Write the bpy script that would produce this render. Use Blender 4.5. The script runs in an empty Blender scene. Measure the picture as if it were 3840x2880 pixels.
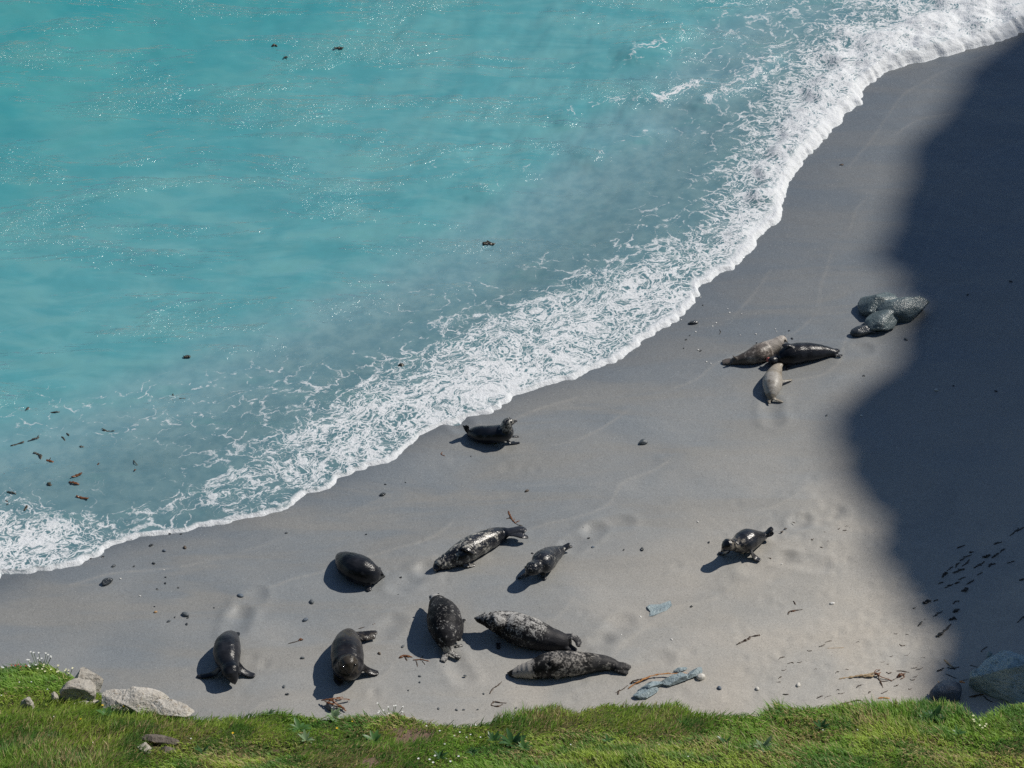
import bpy, bmesh, math, random
import numpy as np
from mathutils import Vector, Matrix

# ------------------------------------------------------------------ camera, sky, sun, exposure
SC = bpy.context.scene
COL = SC.collection
CAM_H = 35.0
PITCH = math.radians(38.0)
FPX = 1920.0 / math.tan(math.radians(10.0))      # focal length in photograph pixels
SUN_AZ = math.radians(62.0)                      # to the right of the view direction
SUN_EL = math.radians(46.0)

cam_data = bpy.data.cameras.new('camera')
cam_data.sensor_width = 36.0
cam_data.lens = 18.0 / math.tan(math.radians(10.0))
cam_data.clip_end = 2000.0
cam = bpy.data.objects.new('camera', cam_data)
COL.objects.link(cam)
cam.location = (0, 0, CAM_H)
cam.rotation_euler = (math.pi / 2 - PITCH, 0, 0)
SC.camera = cam

world = bpy.data.worlds.new('World')
SC.world = world
world.use_nodes = True
wn = world.node_tree
sky = wn.nodes.new('ShaderNodeTexSky')
sky.sky_type = 'NISHITA'
sky.sun_disc = False
sky.sun_elevation = SUN_EL
sky.sun_rotation = SUN_AZ
sky.air_density = 1.0
sky.dust_density = 0.1
sky.ozone_density = 3.0
wn.links.new(sky.outputs[0], wn.nodes['Background'].inputs[0])
wn.nodes['Background'].inputs[1].default_value = 0.068

SUN_DIR = Vector((math.cos(SUN_EL) * math.sin(SUN_AZ), math.cos(SUN_EL) * math.cos(SUN_AZ), math.sin(SUN_EL)))
sun_data = bpy.data.lights.new('sun', 'SUN')
sun_data.energy = 4.3
sun_data.angle = math.radians(0.53)
sun_data.color = (1.0, 0.945, 0.86)
sun = bpy.data.objects.new('sun', sun_data)
COL.objects.link(sun)
sun.rotation_euler = SUN_DIR.to_track_quat('Z', 'Y').to_euler()
sun.location = (60, 60, 80)

SC.view_settings.view_transform = 'Standard'
SC.view_settings.look = 'None'
SC.view_settings.exposure = 0.05
SC.view_settings.gamma = 1.0
SC.cycles.use_denoising = False          # keeps the sun glints on the water
SC.cycles.adaptive_threshold = 0.015
SC.cycles.max_bounces = 4
SC.cycles.transparent_max_bounces = 12
SC.cycles.caustics_reflective = False
SC.cycles.caustics_refractive = False

rng = np.random.default_rng(7)
random.seed(7)

# ------------------------------------------------------------------ geometry of the place
fwd = np.array([0, math.cos(PITCH), -math.sin(PITCH)])
upv = np.array([0, math.sin(PITCH), math.cos(PITCH)])
CAMP = np.array([0, 0, CAM_H])


def ray(u, v):
    return fwd + (u - 1920.0) / FPX * np.array([1.0, 0, 0]) + (1440.0 - v) / FPX * upv


_r = ray(1920, 1560)
P0 = (CAMP + _r * (CAM_H / -_r[2]))[:2]
SL = 0.04                                   # beach gradient
NX = np.array([math.sqrt(.5), -math.sqrt(.5)])   # inland
TX = np.array([math.sqrt(.5), math.sqrt(.5)])    # along the shore, to the far right


def on_sand(u, v, h=0.0):
    """world point h metres above the beach slope that the photograph shows at (u, v)"""
    r = ray(u, v)
    t = (SL * NX.dot(CAMP[:2] - P0) + h - CAMP[2]) / (r[2] - SL * NX.dot(r[:2]))
    return CAMP + r * t


def on_level(u, v, z):
    r = ray(u, v)
    return CAMP + r * ((z - CAMP[2]) / r[2])


def ppm(p):
    return FPX / float(np.dot(np.asarray(p) - CAMP, fwd))


def sd_of(p):
    q = np.asarray(p)[..., :2] - P0
    return q @ TX, q @ NX


# numpy value noise
def _hash(ix, iy, seed):
    h = (ix.astype(np.int64) * 374761393 + iy.astype(np.int64) * 668265263 + seed * 1442695041) & 0xFFFFFFFF
    h = ((h ^ (h >> 13)) * 1274126177) & 0xFFFFFFFF
    h = h ^ (h >> 16)
    return (h & 0xFFFF) / 65535.0


def vnoise(x, y, seed=0):
    x = np.asarray(x, float); y = np.asarray(y, float)
    ix = np.floor(x); iy = np.floor(y)
    fx = x - ix; fy = y - iy
    fx = fx * fx * fx * (fx * (fx * 6 - 15) + 10); fy = fy * fy * fy * (fy * (fy * 6 - 15) + 10)
    a = _hash(ix, iy, seed); b = _hash(ix + 1, iy, seed)
    c = _hash(ix, iy + 1, seed); d = _hash(ix + 1, iy + 1, seed)
    return (a * (1 - fx) + b * fx) * (1 - fy) + (c * (1 - fx) + d * fx) * fy


def fbm(x, y, seed=0, octv=4, gain=.5):
    o = 0; amp = 1; tot = 0
    for i in range(octv):
        ca, sa = math.cos(1.1 * i), math.sin(1.1 * i)
        o = o + amp * vnoise((x * ca - y * sa) * 2 ** i + 13.7 * i, (x * sa + y * ca) * 2 ** i + 5.1 * i, seed + i)
        tot += amp; amp *= gain
    return o / tot


def sstep(a, b, x):
    t = np.clip((x - a) / (b - a), 0, 1)
    return t * t * (3 - 2 * t)


# ------------------------------------------------------------------ helpers
def link(o, parent=None):
    COL.objects.link(o)
    if parent is not None:
        o.parent = parent
    return o


def tag(o, label=None, cat=None, group=None, kind=None):
    if label: o['label'] = label
    if cat: o['category'] = cat
    if group: o['group'] = group
    if kind: o['kind'] = kind
    return o


def mesh_np(name, verts, faces, mat=None, smooth=True, attrs=None):
    """verts (n,3), faces (m,k) arrays"""
    verts = np.asarray(verts, np.float32); faces = np.asarray(faces, np.int32)
    me = bpy.data.meshes.new(name)
    n, k = len(faces), faces.shape[1]
    me.vertices.add(len(verts)); me.vertices.foreach_set('co', verts.ravel())
    me.loops.add(n * k); me.loops.foreach_set('vertex_index', faces.ravel())
    me.polygons.add(n)
    me.polygons.foreach_set('loop_start', np.arange(0, n * k, k, dtype=np.int32))
    me.polygons.foreach_set('loop_total', np.full(n, k, np.int32))
    me.polygons.foreach_set('use_smooth', np.full(n, smooth, bool))
    me.update(calc_edges=True)
    for an, av in (attrs or {}).items():
        av = np.asarray(av, np.float32)
        if av.ndim == 1:
            a = me.attributes.new(an, 'FLOAT', 'POINT'); a.data.foreach_set('value', av)
        else:
            a = me.attributes.new(an, 'FLOAT_COLOR', 'POINT')
            a.data.foreach_set('color', np.c_[av, np.ones(len(av))].astype(np.float32).ravel())
    if mat: me.materials.append(mat)
    return me


def grid_faces(nx, ny):
    i = np.arange(nx * ny).reshape(ny, nx)
    return np.stack([i[:-1, :-1], i[:-1, 1:], i[1:, 1:], i[1:, :-1]], -1).reshape(-1, 4)


class NT:
    """small node-tree writer"""
    def __init__(self, name):
        self.m = bpy.data.materials.new(name); self.m.use_nodes = True
        self.t = self.m.node_tree; self.t.nodes.clear()
        self.out = self.t.nodes.new('ShaderNodeOutputMaterial')

    def n(self, typ, _props=None, **ins):
        nd = self.t.nodes.new(typ)
        for k, v in (_props or {}).items(): setattr(nd, k, v)
        for k, v in ins.items():
            key = k.replace('_', ' ')
            sock = nd.inputs[int(k[1:])] if k[0] == 'i' and k[1:].isdigit() else nd.inputs[key]
            self.set(sock, v)
        return nd

    def set(self, sock, v):
        if isinstance(v, bpy.types.NodeSocket): self.t.links.new(v, sock)
        elif isinstance(v, bpy.types.Node): self.t.links.new(v.outputs[0], sock)
        else:
            if sock.type == 'RGBA' and len(v) == 3: v = (*v, 1)
            sock.default_value = v

    def attr(self, name, fac=True):
        a = self.n('ShaderNodeAttribute', dict(attribute_name=name))
        return a.outputs['Fac'] if fac else a.outputs['Color']

    def math(self, op, a, b=0.0, c=0.0, clamp=False):
        return self.n('ShaderNodeMath', dict(operation=op, use_clamp=clamp), i0=a, i1=b, i2=c).outputs[0]

    def ramp(self, x, a, b, lo=0.0, hi=1.0, smooth=True):
        nd = self.n('ShaderNodeMapRange', dict(interpolation_type='SMOOTHSTEP' if smooth else 'LINEAR', clamp=True))
        self.set(nd.inputs[0], x); nd.inputs[1].default_value = a; nd.inputs[2].default_value = b
        nd.inputs[3].default_value = lo; nd.inputs[4].default_value = hi
        return nd.outputs[0]

    def mix(self, f, a, b, typ='RGBA', blend='MIX'):
        nd = self.n('ShaderNodeMix', dict(data_type=typ, blend_type=blend) if typ == 'RGBA' else dict(data_type=typ))
        idx = {'RGBA': (6, 7, 2), 'FLOAT': (2, 3, 0), 'VECTOR': (4, 5, 1)}[typ]
        self.set(nd.inputs[0], f); self.set(nd.inputs[idx[0]], a); self.set(nd.inputs[idx[1]], b)
        return nd.outputs[idx[2]]

    def noise(self, vec, scale, detail=3, rough=.5, dist=0.0, out=0):
        return self.n('ShaderNodeTexNoise', Vector=vec, Scale=scale, Detail=detail, Roughness=rough, Distortion=dist).outputs[out]

    def coords(self):
        return self.n('ShaderNodeTexCoord').outputs['Object']

    def mapping(self, vec, rot=(0, 0, 0), scale=(1, 1, 1), loc=(0, 0, 0)):
        return self.n('ShaderNodeMapping', Vector=vec, Rotation=rot, Scale=scale, Location=loc).outputs[0]

    def bump(self, h, strength, dist, normal=None):
        b = self.n('ShaderNodeBump', Height=h, Strength=strength, Distance=dist)
        if normal is not None: self.set(b.inputs['Normal'], normal)
        return b.outputs[0]

    def finish(self, shader):
        self.set(self.out.inputs[0], shader)
        return self.m


def bsdf(nt, color, rough=.7, spec=.4, normal=None, **kw):
    b = nt.n('ShaderNodeBsdfPrincipled')
    nt.set(b.inputs['Base Color'], color); nt.set(b.inputs['Roughness'], rough)
    nt.set(b.inputs['Specular IOR Level'], spec)
    if normal is not None: nt.set(b.inputs['Normal'], normal)
    for k, v in kw.items(): nt.set(b.inputs[k.replace('_', ' ')], v)
    return b.outputs[0]


# ------------------------------------------------------------------ shoreline
V = 3840 / 2212.0
_shore = [(0, 1237), (50, 1232), (120, 1222), (165, 1210), (200, 1193), (232, 1172), (280, 1160), (330, 1150), (400, 1138), (480, 1122), (560, 1113),
          (600, 1096), (640, 1072), (700, 1047), (760, 1015), (800, 1003), (850, 988), (872, 962), (905, 938), (940, 920), (1000, 905), (1055, 888),
          (1085, 866), (1130, 845), (1180, 832), (1240, 812), (1262, 795), (1330, 770), (1365, 745), (1400, 722), (1450, 692), (1480, 662), (1500, 632), (1508, 610),
          (1560, 585), (1600, 556), (1622, 535), (1640, 505), (1675, 468), (1688, 430), (1698, 392), (1722, 365), (1738, 328), (1790, 285),
          (1812, 248), (1850, 222), (1862, 190), (1900, 155), (1990, 128), (2100, 102), (2180, 78), (2212, 64), (2300, 20), (2400, -40)]
_sp = np.array([sd_of(on_sand(x * V, y * V)) for x, y in _shore])
_o = np.argsort(_sp[:, 0]); S_K, D_K = _sp[_o, 0], _sp[_o, 1]
S_K = np.r_[S_K[0] - 60, S_K, S_K[-1] + 60]; D_K = np.r_[D_K[0] + 2, D_K, D_K[-1] + 6]


def edge_d(s):
    """inland offset of the swash edge at along-shore position s"""
    base = np.interp(s, S_K, D_K)
    return base + .22 * np.abs(vnoise(s * 1.5, 0 * s, 3) - .5) + .16 * np.abs(vnoise(s * 4.2, 0 * s + 4, 5) - .5) + .03 * (vnoise(s * 14, 0 * s, 9) - .5)


_ss = np.linspace(-70, 90, 1601)
_ker = np.ones(41) / 41
_sm = np.convolve(np.pad(np.interp(_ss, S_K, D_K), 20, 'edge'), _ker, 'valid')


def edge_smooth(s):
    return np.interp(s, _ss, _sm)


def sand_relief(x, y):
    q = np.stack([x, y], -1) - P0
    s = q @ TX; d = q @ NX
    z = .05 * (fbm(s * .35, d * .22, 21, 3) - .5) + .018 * (fbm(s * 1.3, d * .6, 31, 3) - .5)
    dry = sstep(7, 13, d)
    z = z + dry * .03 * (fbm(x * 1.6, y * 1.6, 41, 4) - .5) + dry * .015 * (np.abs(fbm(x * 3.1, y * 3.1, 43, 3) - .5))
    z = z + .004 * (vnoise(x * 9, y * 9, 51) - .5)
    return z


def sand_z(x, y):
    q = np.stack([x, y], -1) - P0
    s = q @ TX; d = q @ NX
    v = edge_smooth(s) - d
    return SL * d - .085 * np.maximum(0, v - 2.2) + sand_relief(x, y) * (1 - .85 * sstep(1.5, 4.5, v))


# ------------------------------------------------------------------ materials: sand and sea
def mat_sand():
    t = NT('beach_sand')
    co = t.coords()
    wet = t.attr('wet'); bed = t.attr('bed')
    al = t.mapping(co, rot=(0, 0, math.radians(-45)), scale=(.25, 1.0, 1))     # stretched up and down the slope
    st = t.noise(t.mapping(co, rot=(0, 0, math.radians(20)), scale=(.35, 1.6, 1)), .8, 4, .55, .6)
    st2 = t.noise(co, .45, 4, .55, .5)
    grain = t.noise(co, 70, 2, .75)
    grain2 = t.noise(co, 26, 3, .8)
    spk = t.n('ShaderNodeTexVoronoi', dict(feature='F1'), Vector=co, Scale=26.0)
    w = t.math('ADD', wet, t.math('MULTIPLY', t.math('SUBTRACT', st, .5), .6))
    w = t.math('ADD', w, t.math('MULTIPLY', t.math('SUBTRACT', st2, .5), .45), clamp=True)
    dryc = t.mix(t.ramp(st2, .35, .65), (.47, .43, .37), (.42, .40, .36))
    wetc = t.mix(t.ramp(st, .35, .65), (.176, .198, .216), (.232, .232, .222))
    c = t.mix(w, dryc, wetc)
    sw = t.attr('swash'); shn = t.attr('shine')
    c = t.mix(t.math('MULTIPLY', t.math('MAXIMUM', sw, 0.0), .30, clamp=True), c, (.42, .39, .34))
    c = t.mix(t.math('MULTIPLY', t.math('MULTIPLY', sw, -1.0, clamp=True), .35, clamp=True), c, (.12, .135, .15))
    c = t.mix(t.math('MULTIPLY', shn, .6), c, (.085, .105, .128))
    # fine grain
    g = t.math('ADD', t.math('MULTIPLY', t.math('SUBTRACT', grain, .5), 1.0), t.math('MULTIPLY', t.math('SUBTRACT', grain2, .5), .6))
    c = t.mix(1.0, c, t.n('ShaderNodeCombineColor', i0=t.math('ADD', g, 1), i1=t.math('ADD', g, 1), i2=t.math('ADD', g, 1)), blend='MULTIPLY')
    # pale shell and dark grit
    hs = t.n('ShaderNodeSeparateColor', i0=spk.outputs['Color'])
    pale = t.math('MULTIPLY', t.ramp(hs.outputs[0], .93, .96), t.ramp(spk.outputs['Distance'], .28, .12))
    dark = t.math('MULTIPLY', t.ramp(hs.outputs[1], .90, .94), t.ramp(spk.outputs['Distance'], .30, .14))
    c = t.mix(t.math('MULTIPLY', pale, .35), c, (.62, .60, .55))
    c = t.mix(t.math('MULTIPLY', dark, .5), c, (.05, .05, .052))
    # cobbles on the bed under the water
    cob = t.n('ShaderNodeTexVoronoi', dict(feature='F1'), Vector=co, Scale=5.0, Randomness=1.0)
    ch = t.n('ShaderNodeSeparateColor', i0=cob.outputs['Color'])
    cc = t.mix(t.ramp(ch.outputs[0], .2, .9), (.06, .07, .08), (.30, .29, .24))
    c = t.mix(t.math('MULTIPLY', bed, t.ramp(st2, .4, .6)), c, cc)
    rough = t.mix(shn, t.mix(w, .92, .42, 'FLOAT'), .22, 'FLOAT')
    spec = t.mix(w, .12, .38, 'FLOAT')
    h = t.math('ADD', t.math('MULTIPLY', grain, .5), grain2)
    nb = t.bump(h, .55, .006)
    return t.finish(bsdf(t, c, rough, spec, nb))


def mat_sea():
    t = NT('sea_water')
    co = t.coords()
    foam = t.attr('foam'); depth = t.attr('depth'); lip = t.attr('lip')
    # --- foam lace
    sh = t.mapping(co, rot=(0, 0, math.radians(-38)))
    w1 = t.n('ShaderNodeTexNoise', Vector=sh, Scale=.9, Detail=3.0).outputs['Color']
    w2 = t.n('ShaderNodeTexNoise', Vector=sh, Scale=4.5, Detail=3.0).outputs['Color']
    vm = lambda op, a, b: t.n('ShaderNodeVectorMath', dict(operation=op), i0=a, i1=b).outputs[0]
    p = vm('ADD', sh, vm('MULTIPLY', vm('SUBTRACT', w1, (.5, .5, .5)), (1.3, 1.3, 0)))
    p = vm('ADD', p, vm('MULTIPLY', vm('SUBTRACT', w2, (.5, .5, .5)), (.34, .34, 0)))
    p = vm('MULTIPLY', p, (1.0, 1.45, 1.0))

    def lace(scale, k):
        vo = t.n('ShaderNodeTexVoronoi', dict(feature='DISTANCE_TO_EDGE'), Vector=p, Scale=scale, Randomness=1.0)
        d = t.math('MULTIPLY', vo.outputs[0], k)
        return t.math('POWER', t.math('SUBTRACT', 1.0, d, clamp=True), 3.0)
    l1 = lace(1.5, 3.6); l2 = lace(3.6, 3.0); l3 = lace(9.0, 2.2)
    fine = t.noise(co, 22, 3, .65)
    med = t.noise(p, 3.2, 4, .6)
    wl = t.ramp(foam, .30, .72)
    fs_ = t.math('ADD', t.math('MULTIPLY', l1, .58), t.math('MULTIPLY', l2, .30))
    fd_ = t.math('ADD', t.math('ADD', t.math('MULTIPLY', l1, .20), t.math('MULTIPLY', l2, .30)), t.math('MULTIPLY', l3, .46))
    f = t.mix(wl, fs_, fd_, 'FLOAT')
    f = t.math('ADD', f, t.math('MULTIPLY', t.math('SUBTRACT', med, .5), .46))
    f = t.math('ADD', f, t.math('MULTIPLY', t.math('SUBTRACT', fine, .5), .38))
    f = t.math('ADD', f, t.math('MULTIPLY', t.math('SUBTRACT', t.noise(p, .75, 2, .5), .5), .42))
    # density moves the threshold
    th = t.math('SUBTRACT', 1.01, t.math('MULTIPLY', foam, .98))
    m = t.n('ShaderNodeMapRange', dict(interpolation_type='SMOOTHSTEP', clamp=True), i0=t.math('SUBTRACT', f, th))
    m.inputs[1].default_value = -.12; m.inputs[2].default_value = .26
    mask = t.math('MULTIPLY', t.math('MULTIPLY', m.outputs[0], t.ramp(foam, .03, .2)), t.ramp(foam, .25, .9, .62, 1.0))
    mask = t.math('MAXIMUM', mask, lip, clamp=True)
    # --- suspended colour
    n1 = t.noise(co, .35, 4, .55, .4); n2 = t.noise(t.mapping(co, rot=(0, 0, .5), scale=(.5, 1.4, 1)), 1.1, 4, .6, .5)
    n3 = t.noise(sh, 3.0, 4, .6)
    dd = t.ramp(depth, .04, .75)
    near = t.mix(t.ramp(n3, .32, .68), (.150, .295, .345), (.205, .350, .385))
    mid = t.mix(t.ramp(n2, .35, .65), (.082, .292, .328), (.130, .340, .365))
    deep = t.mix(t.ramp(n1, .35, .65), (.036, .265, .295), (.070, .312, .322))
    c = t.mix(t.ramp(dd, .0, .55), near, mid)
    c = t.mix(t.ramp(depth, .5, 1.9), c, deep)
    c = t.mix(t.math('MULTIPLY', t.ramp(n2, .55, .75), .35), c, (.12, .34, .335))
    op = t.math('SUBTRACT', 1.0, t.math('POWER', 2.718, t.math('MULTIPLY', depth, -9.0)))
    op = t.math('ADD', op, t.math('MULTIPLY', t.math('SUBTRACT', n3, .5), .14), clamp=True)
    op = t.math('ADD', t.math('MULTIPLY', op, .54), .45, clamp=True)
    # --- surface ripples
    r1 = t.noise(t.mapping(co, rot=(0, 0, .6), scale=(1, 2.0, 1)), 5.0, 3, .55, .4)
    r2 = t.noise(co, 17.0, 2, .6)
    gust = t.ramp(t.noise(t.mapping(co, rot=(0, 0, math.radians(-32)), scale=(.45, 1.5, 1)), .55, 4, .6, .6), .44, .68, .10, 1.0)
    hh = t.math('ADD', t.math('MULTIPLY', r1, 1.0), t.math('MULTIPLY', r2, .42))
    hh = t.math('MULTIPLY', hh, t.math('MULTIPLY', gust, t.ramp(depth, .03, .4, .25, 1.0)))
    nb = t.bump(hh, 1.0, .15)
    dif = t.n('ShaderNodeBsdfDiffuse', Color=c)
    tr = t.n('ShaderNodeBsdfTransparent', Color=(.72, .83, .86, 1))
    body = t.n('ShaderNodeMixShader', i0=op, i1=tr.outputs[0], i2=dif.outputs[0])
    fr = t.n('ShaderNodeFresnel', IOR=1.33, Normal=nb)
    gl = t.n('ShaderNodeBsdfGlossy', Color=(1, 1, 1, 1), Roughness=.16, Normal=nb)
    wat = t.n('ShaderNodeMixShader', i0=fr.outputs[0], i1=body.outputs[0], i2=gl.outputs[0])
    fb = t.bump(t.noise(co, 16, 3, .7), .8, .03)
    fo = bsdf(t, t.mix(fine, (.60, .63, .66), (.76, .775, .785)), .85, .2, fb)
    return t.finish(t.n('ShaderNodeMixShader', i0=mask, i1=wat.outputs[0], i2=fo).outputs[0])


# ------------------------------------------------------------------ beach
def seg_dist(x, y, a, b):
    ab = b - a; t_ = np.clip(((x - a[0]) * ab[0] + (y - a[1]) * ab[1]) / max(ab.dot(ab), 1e-9), 0, 1)
    return np.hypot(x - a[0] - t_ * ab[0], y - a[1] - t_ * ab[1])


DRAG = [[(1500, 2200), (1600, 2130), (1760, 2070)], [(2140, 2045), (2230, 1990), (2330, 1960)], [(2900, 2000), (3000, 1960), (3130, 1930)], [(3160, 1330), (3230, 1310)], [(1690, 2465), (1740, 2540)], [(2365, 2505), (2480, 2470)],
        [(880, 2370), (900, 2300), (960, 2230)], [(1425, 2380), (1480, 2330)], [(1730, 1600), (1690, 1570)], [(2170, 2430), (2260, 2400), (2340, 2330)], [(2890, 1510), (2900, 1580)], [(2820, 2130), (2950, 2100), (3080, 2120)]]


def MARKS(X, Y, Z):
    """drag furrows, flipper dents and trampled sand, pressed into the beach in place"""
    r = np.random.default_rng(5)
    def patch(cx, cy, rad):
        i0, i1 = np.searchsorted(Y[:, 0], [cy - rad, cy + rad]); j0, j1 = np.searchsorted(X[0], [cx - rad, cx + rad])
        return slice(i0, i1), slice(j0, j1)
    for tr in DRAG:
        g = np.array([on_sand(*q)[:2] for q in tr])
        for a, b in zip(g[:-1], g[1:]):
            c = (a + b) / 2; rad = np.linalg.norm(b - a) / 2 + .8
            sl = patch(c[0], c[1], rad)
            d = seg_dist(X[sl], Y[sl], a, b) + .10 * (fbm(X[sl] * 4, Y[sl] * 4, 601, 2) - .5)
            Z[sl] += -.026 * np.exp(-(d / .16) ** 2) + .016 * np.exp(-((d - .27) / .09) ** 2)
    dents = []
    for (u, v, n, sp) in [(3420, 2150, 60, 1.2), (3560, 2230, 60, 1.3), (3480, 2330, 50, 1.0), (3660, 2100, 40, 1.0), (3100, 2000, 36, .8), (3050, 1980, 24, .6), (2960, 2090, 16, .4), (3200, 2500, 60, 1.4), (3000, 2560, 50, 1.3), (2800, 2540, 34, 1.2), (3350, 2440, 50, 1.0),
                          (1400, 2560, 16, .4), (900, 2520, 14, .5), (2080, 2570, 18, .7), (1950, 1690, 8, .3), (1500, 2080, 10, .5), (2700, 2080, 12, .6)]:
        g = on_sand(u, v)
        for _ in range(n): dents.append((g[0] + r.normal(0, sp), g[1] + r.normal(0, sp), r.uniform(.04, .10), r.uniform(.003, .011)))
    for cx, cy, rad, dp in dents:
        sl = patch(cx, cy, rad * 3)
        d = np.hypot(X[sl] - cx, (Y[sl] - cy) * .75)
        Z[sl] += -dp * np.exp(-(d / rad) ** 2) + .45 * dp * np.exp(-((d - rad * 1.6) / (rad * .6)) ** 2)


xs = np.r_[np.linspace(-160, -16, 40)[:-1], np.arange(-16, 16.01, .055), np.linspace(16, 150, 50)[1:]]
ys = np.r_[np.linspace(8, 33, 30)[:-1], np.arange(33, 73.01, .055), np.linspace(73, 230, 50)[1:]]
XX, YY = np.meshgrid(xs, ys)
# shallow tracks and dents pressed into the dry sand
ZZ = sand_z(XX, YY)
MARKS(XX, YY, ZZ)
_ps, _pd = sd_of(np.stack([XX, YY], -1))
_v = edge_smooth(_ps) - _pd
_d_in = -_v
wet = 1 - .85 * sstep(1.0, 11.5, _d_in - .25 * np.clip(_ps - 4, 0, 9) + 2.2 * (fbm(XX * .25, YY * .25, 77, 3) - .5))
wet = np.maximum(wet, 1 - sstep(.0, .8, _d_in))
bedv = sstep(1.0, 3.0, _v)
swash = np.zeros_like(_v)
for k_, (off_, amp_) in enumerate([(.9, .5), (2.0, .8), (3.6, 1.0), (5.4, 1.3), (7.6, 1.6)]):
    line = off_ + amp_ * (fbm(_ps * .32, 0 * _ps + k_ * 7, 901 + k_, 3) - .5) * 2 - _d_in
    swash += np.exp(-(line / .045) ** 2) * sstep(.42, .6, fbm(_ps * .5, 0 * _ps + k_, 950 + k_, 2)) * (.9 - .1 * k_)
    swash -= .5 * np.exp(-np.maximum(line, 0) / .35) * (line > 0) * sstep(.42, .6, fbm(_ps * .5, 0 * _ps + k_, 950 + k_, 2))
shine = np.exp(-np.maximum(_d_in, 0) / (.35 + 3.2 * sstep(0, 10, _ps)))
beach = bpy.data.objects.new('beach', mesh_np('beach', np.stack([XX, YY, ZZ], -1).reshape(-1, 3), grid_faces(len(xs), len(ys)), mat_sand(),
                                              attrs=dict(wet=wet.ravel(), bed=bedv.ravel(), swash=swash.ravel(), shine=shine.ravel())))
tag(link(beach), kind='structure')

# ------------------------------------------------------------------ sea
_foam = """30,1150,.75 100,1180,.78 200,1150,.66 60,1100,.6 300,1120,.55 0,1200,.82 250,1080,.2 120,1060,.25 400,1080,.55 480,1060,.6 560,1040,.62
600,980,.66 650,1000,.7 700,950,.74 780,920,.76 850,900,.78 900,870,.78 150,980,.03 300,1000,.05 380,1030,.2 50,1000,.05 250,900,.30 330,900,.3 400,870,.35
100,890,.28 200,850,.1 450,900,.4 520,850,.4 560,920,.5 450,960,.33 480,1000,.42 600,870,.5 640,800,.3 700,830,.55 760,790,.4 800,850,.72 860,800,.6 900,740,.5
800,720,.15 700,740,.12 950,800,.72 1000,850,.82 1000,780,.78 1050,800,.82 1100,820,.84 1060,720,.72 1000,690,.6 950,660,.35 1050,640,.4 1120,740,.76 1200,760,.8
1200,680,.72 1150,600,.4 1250,630,.6 1300,700,.76 1340,640,.76 1350,560,.5 1400,660,.8 1420,600,.76 1400,500,.35 1450,540,.6 1480,480,.45 1520,560,.78 1540,500,.7
1560,440,.62 1600,520,.84 1620,470,.8 1560,380,.6 1600,400,.65 1650,430,.9 1670,380,.9 1600,320,.6 1650,300,.65 1700,330,.9 1720,290,.9 1620,250,.6 1570,230,.45
1580,190,.5 1650,200,.55 1700,220,.7 1750,250,.9 1780,210,.9 1700,150,.55 1650,130,.5 1620,160,.55 1750,150,.7 1800,180,.92 1840,140,.95 1800,110,.85 1750,80,.55
1700,60,.45 1600,80,.35 1550,120,.35 1500,60,.3 1450,100,.22 1400,40,.12 1850,80,.85 1900,100,.98 1960,90,.98 1900,40,.7 1950,30,.75 2000,60,1 2050,60,1 2100,50,1
2050,10,.9 2150,30,1 2200,20,1 2000,10,.7 1850,20,.6 1750,10,.5 1650,20,.45 1470,200,.2 1340,310,.1 1400,250,.05 1300,200,.03 1200,100,.02 1000,100,0 800,100,0
500,100,0 200,100,0 100,400,0 400,400,0 700,400,0 900,350,0 1000,450,.02 1150,350,.03 1200,500,.05 1300,450,.1 1350,400,.08 1450,400,.1 1480,330,.12 1100,550,.15
1000,560,.12 800,600,.05 600,600,.02 300,600,0 100,700,0 400,750,.04 600,720,.06 200,760,.1 900,560,.1 1000,530,.16 1520,260,.3 1500,130,.3 1700,-60,.4 2000,-60,.7 2300,-40,1
1300,-60,.1 900,-60,0 300,-60,0 -100,1150,.75 -100,1000,.1 -100,900,.25 -100,600,0 -100,300,0 1540,310,.3 1510,400,.4"""
FP = []
for tok in _foam.split():
    a, b, c = tok.split(',')
    g = on_level(float(a) * V, float(b) * V, -.1)
    FP.append((g[0], g[1], float(c)))
FP = np.array(FP)
RIDGES = [([(1370, 108), (1420, 98), (1450, 82), (1472, 62)], .55, .08), ([(1210, 240), (1300, 212), (1370, 200)], .48, .06), ([(1425, 208), (1465, 190), (1500, 178)], .75, .07),
          ([(1530, 215), (1590, 185), (1630, 155), (1668, 130)], .62, .09), ([(1280, 335), (1335, 312), (1400, 285)], .50, .08), ([(1440, 130), (1500, 110), (1560, 90)], .45, .05),
          ([(1040, 400), (1110, 370), (1160, 330)], .26, .05), ([(860, 400), (930, 360), (980, 335)], .22, .04), ([(0, 905), (120, 885), (260, 850), (330, 838)], .42, .01),
          ([(210, 935), (330, 905), (470, 880), (560, 835)], .45, .01), ([(560, 1005), (490, 960), (455, 905), (470, 860)], .42, .0), ([(560, 850), (640, 812), (720, 790)], .4, .0),
          ([(900, 690), (960, 640), (1040, 610), (1130, 600)], .40, .0), ([(1130, 600), (1230, 540), (1330, 520), (1420, 470)], .40, .0)]

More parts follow.
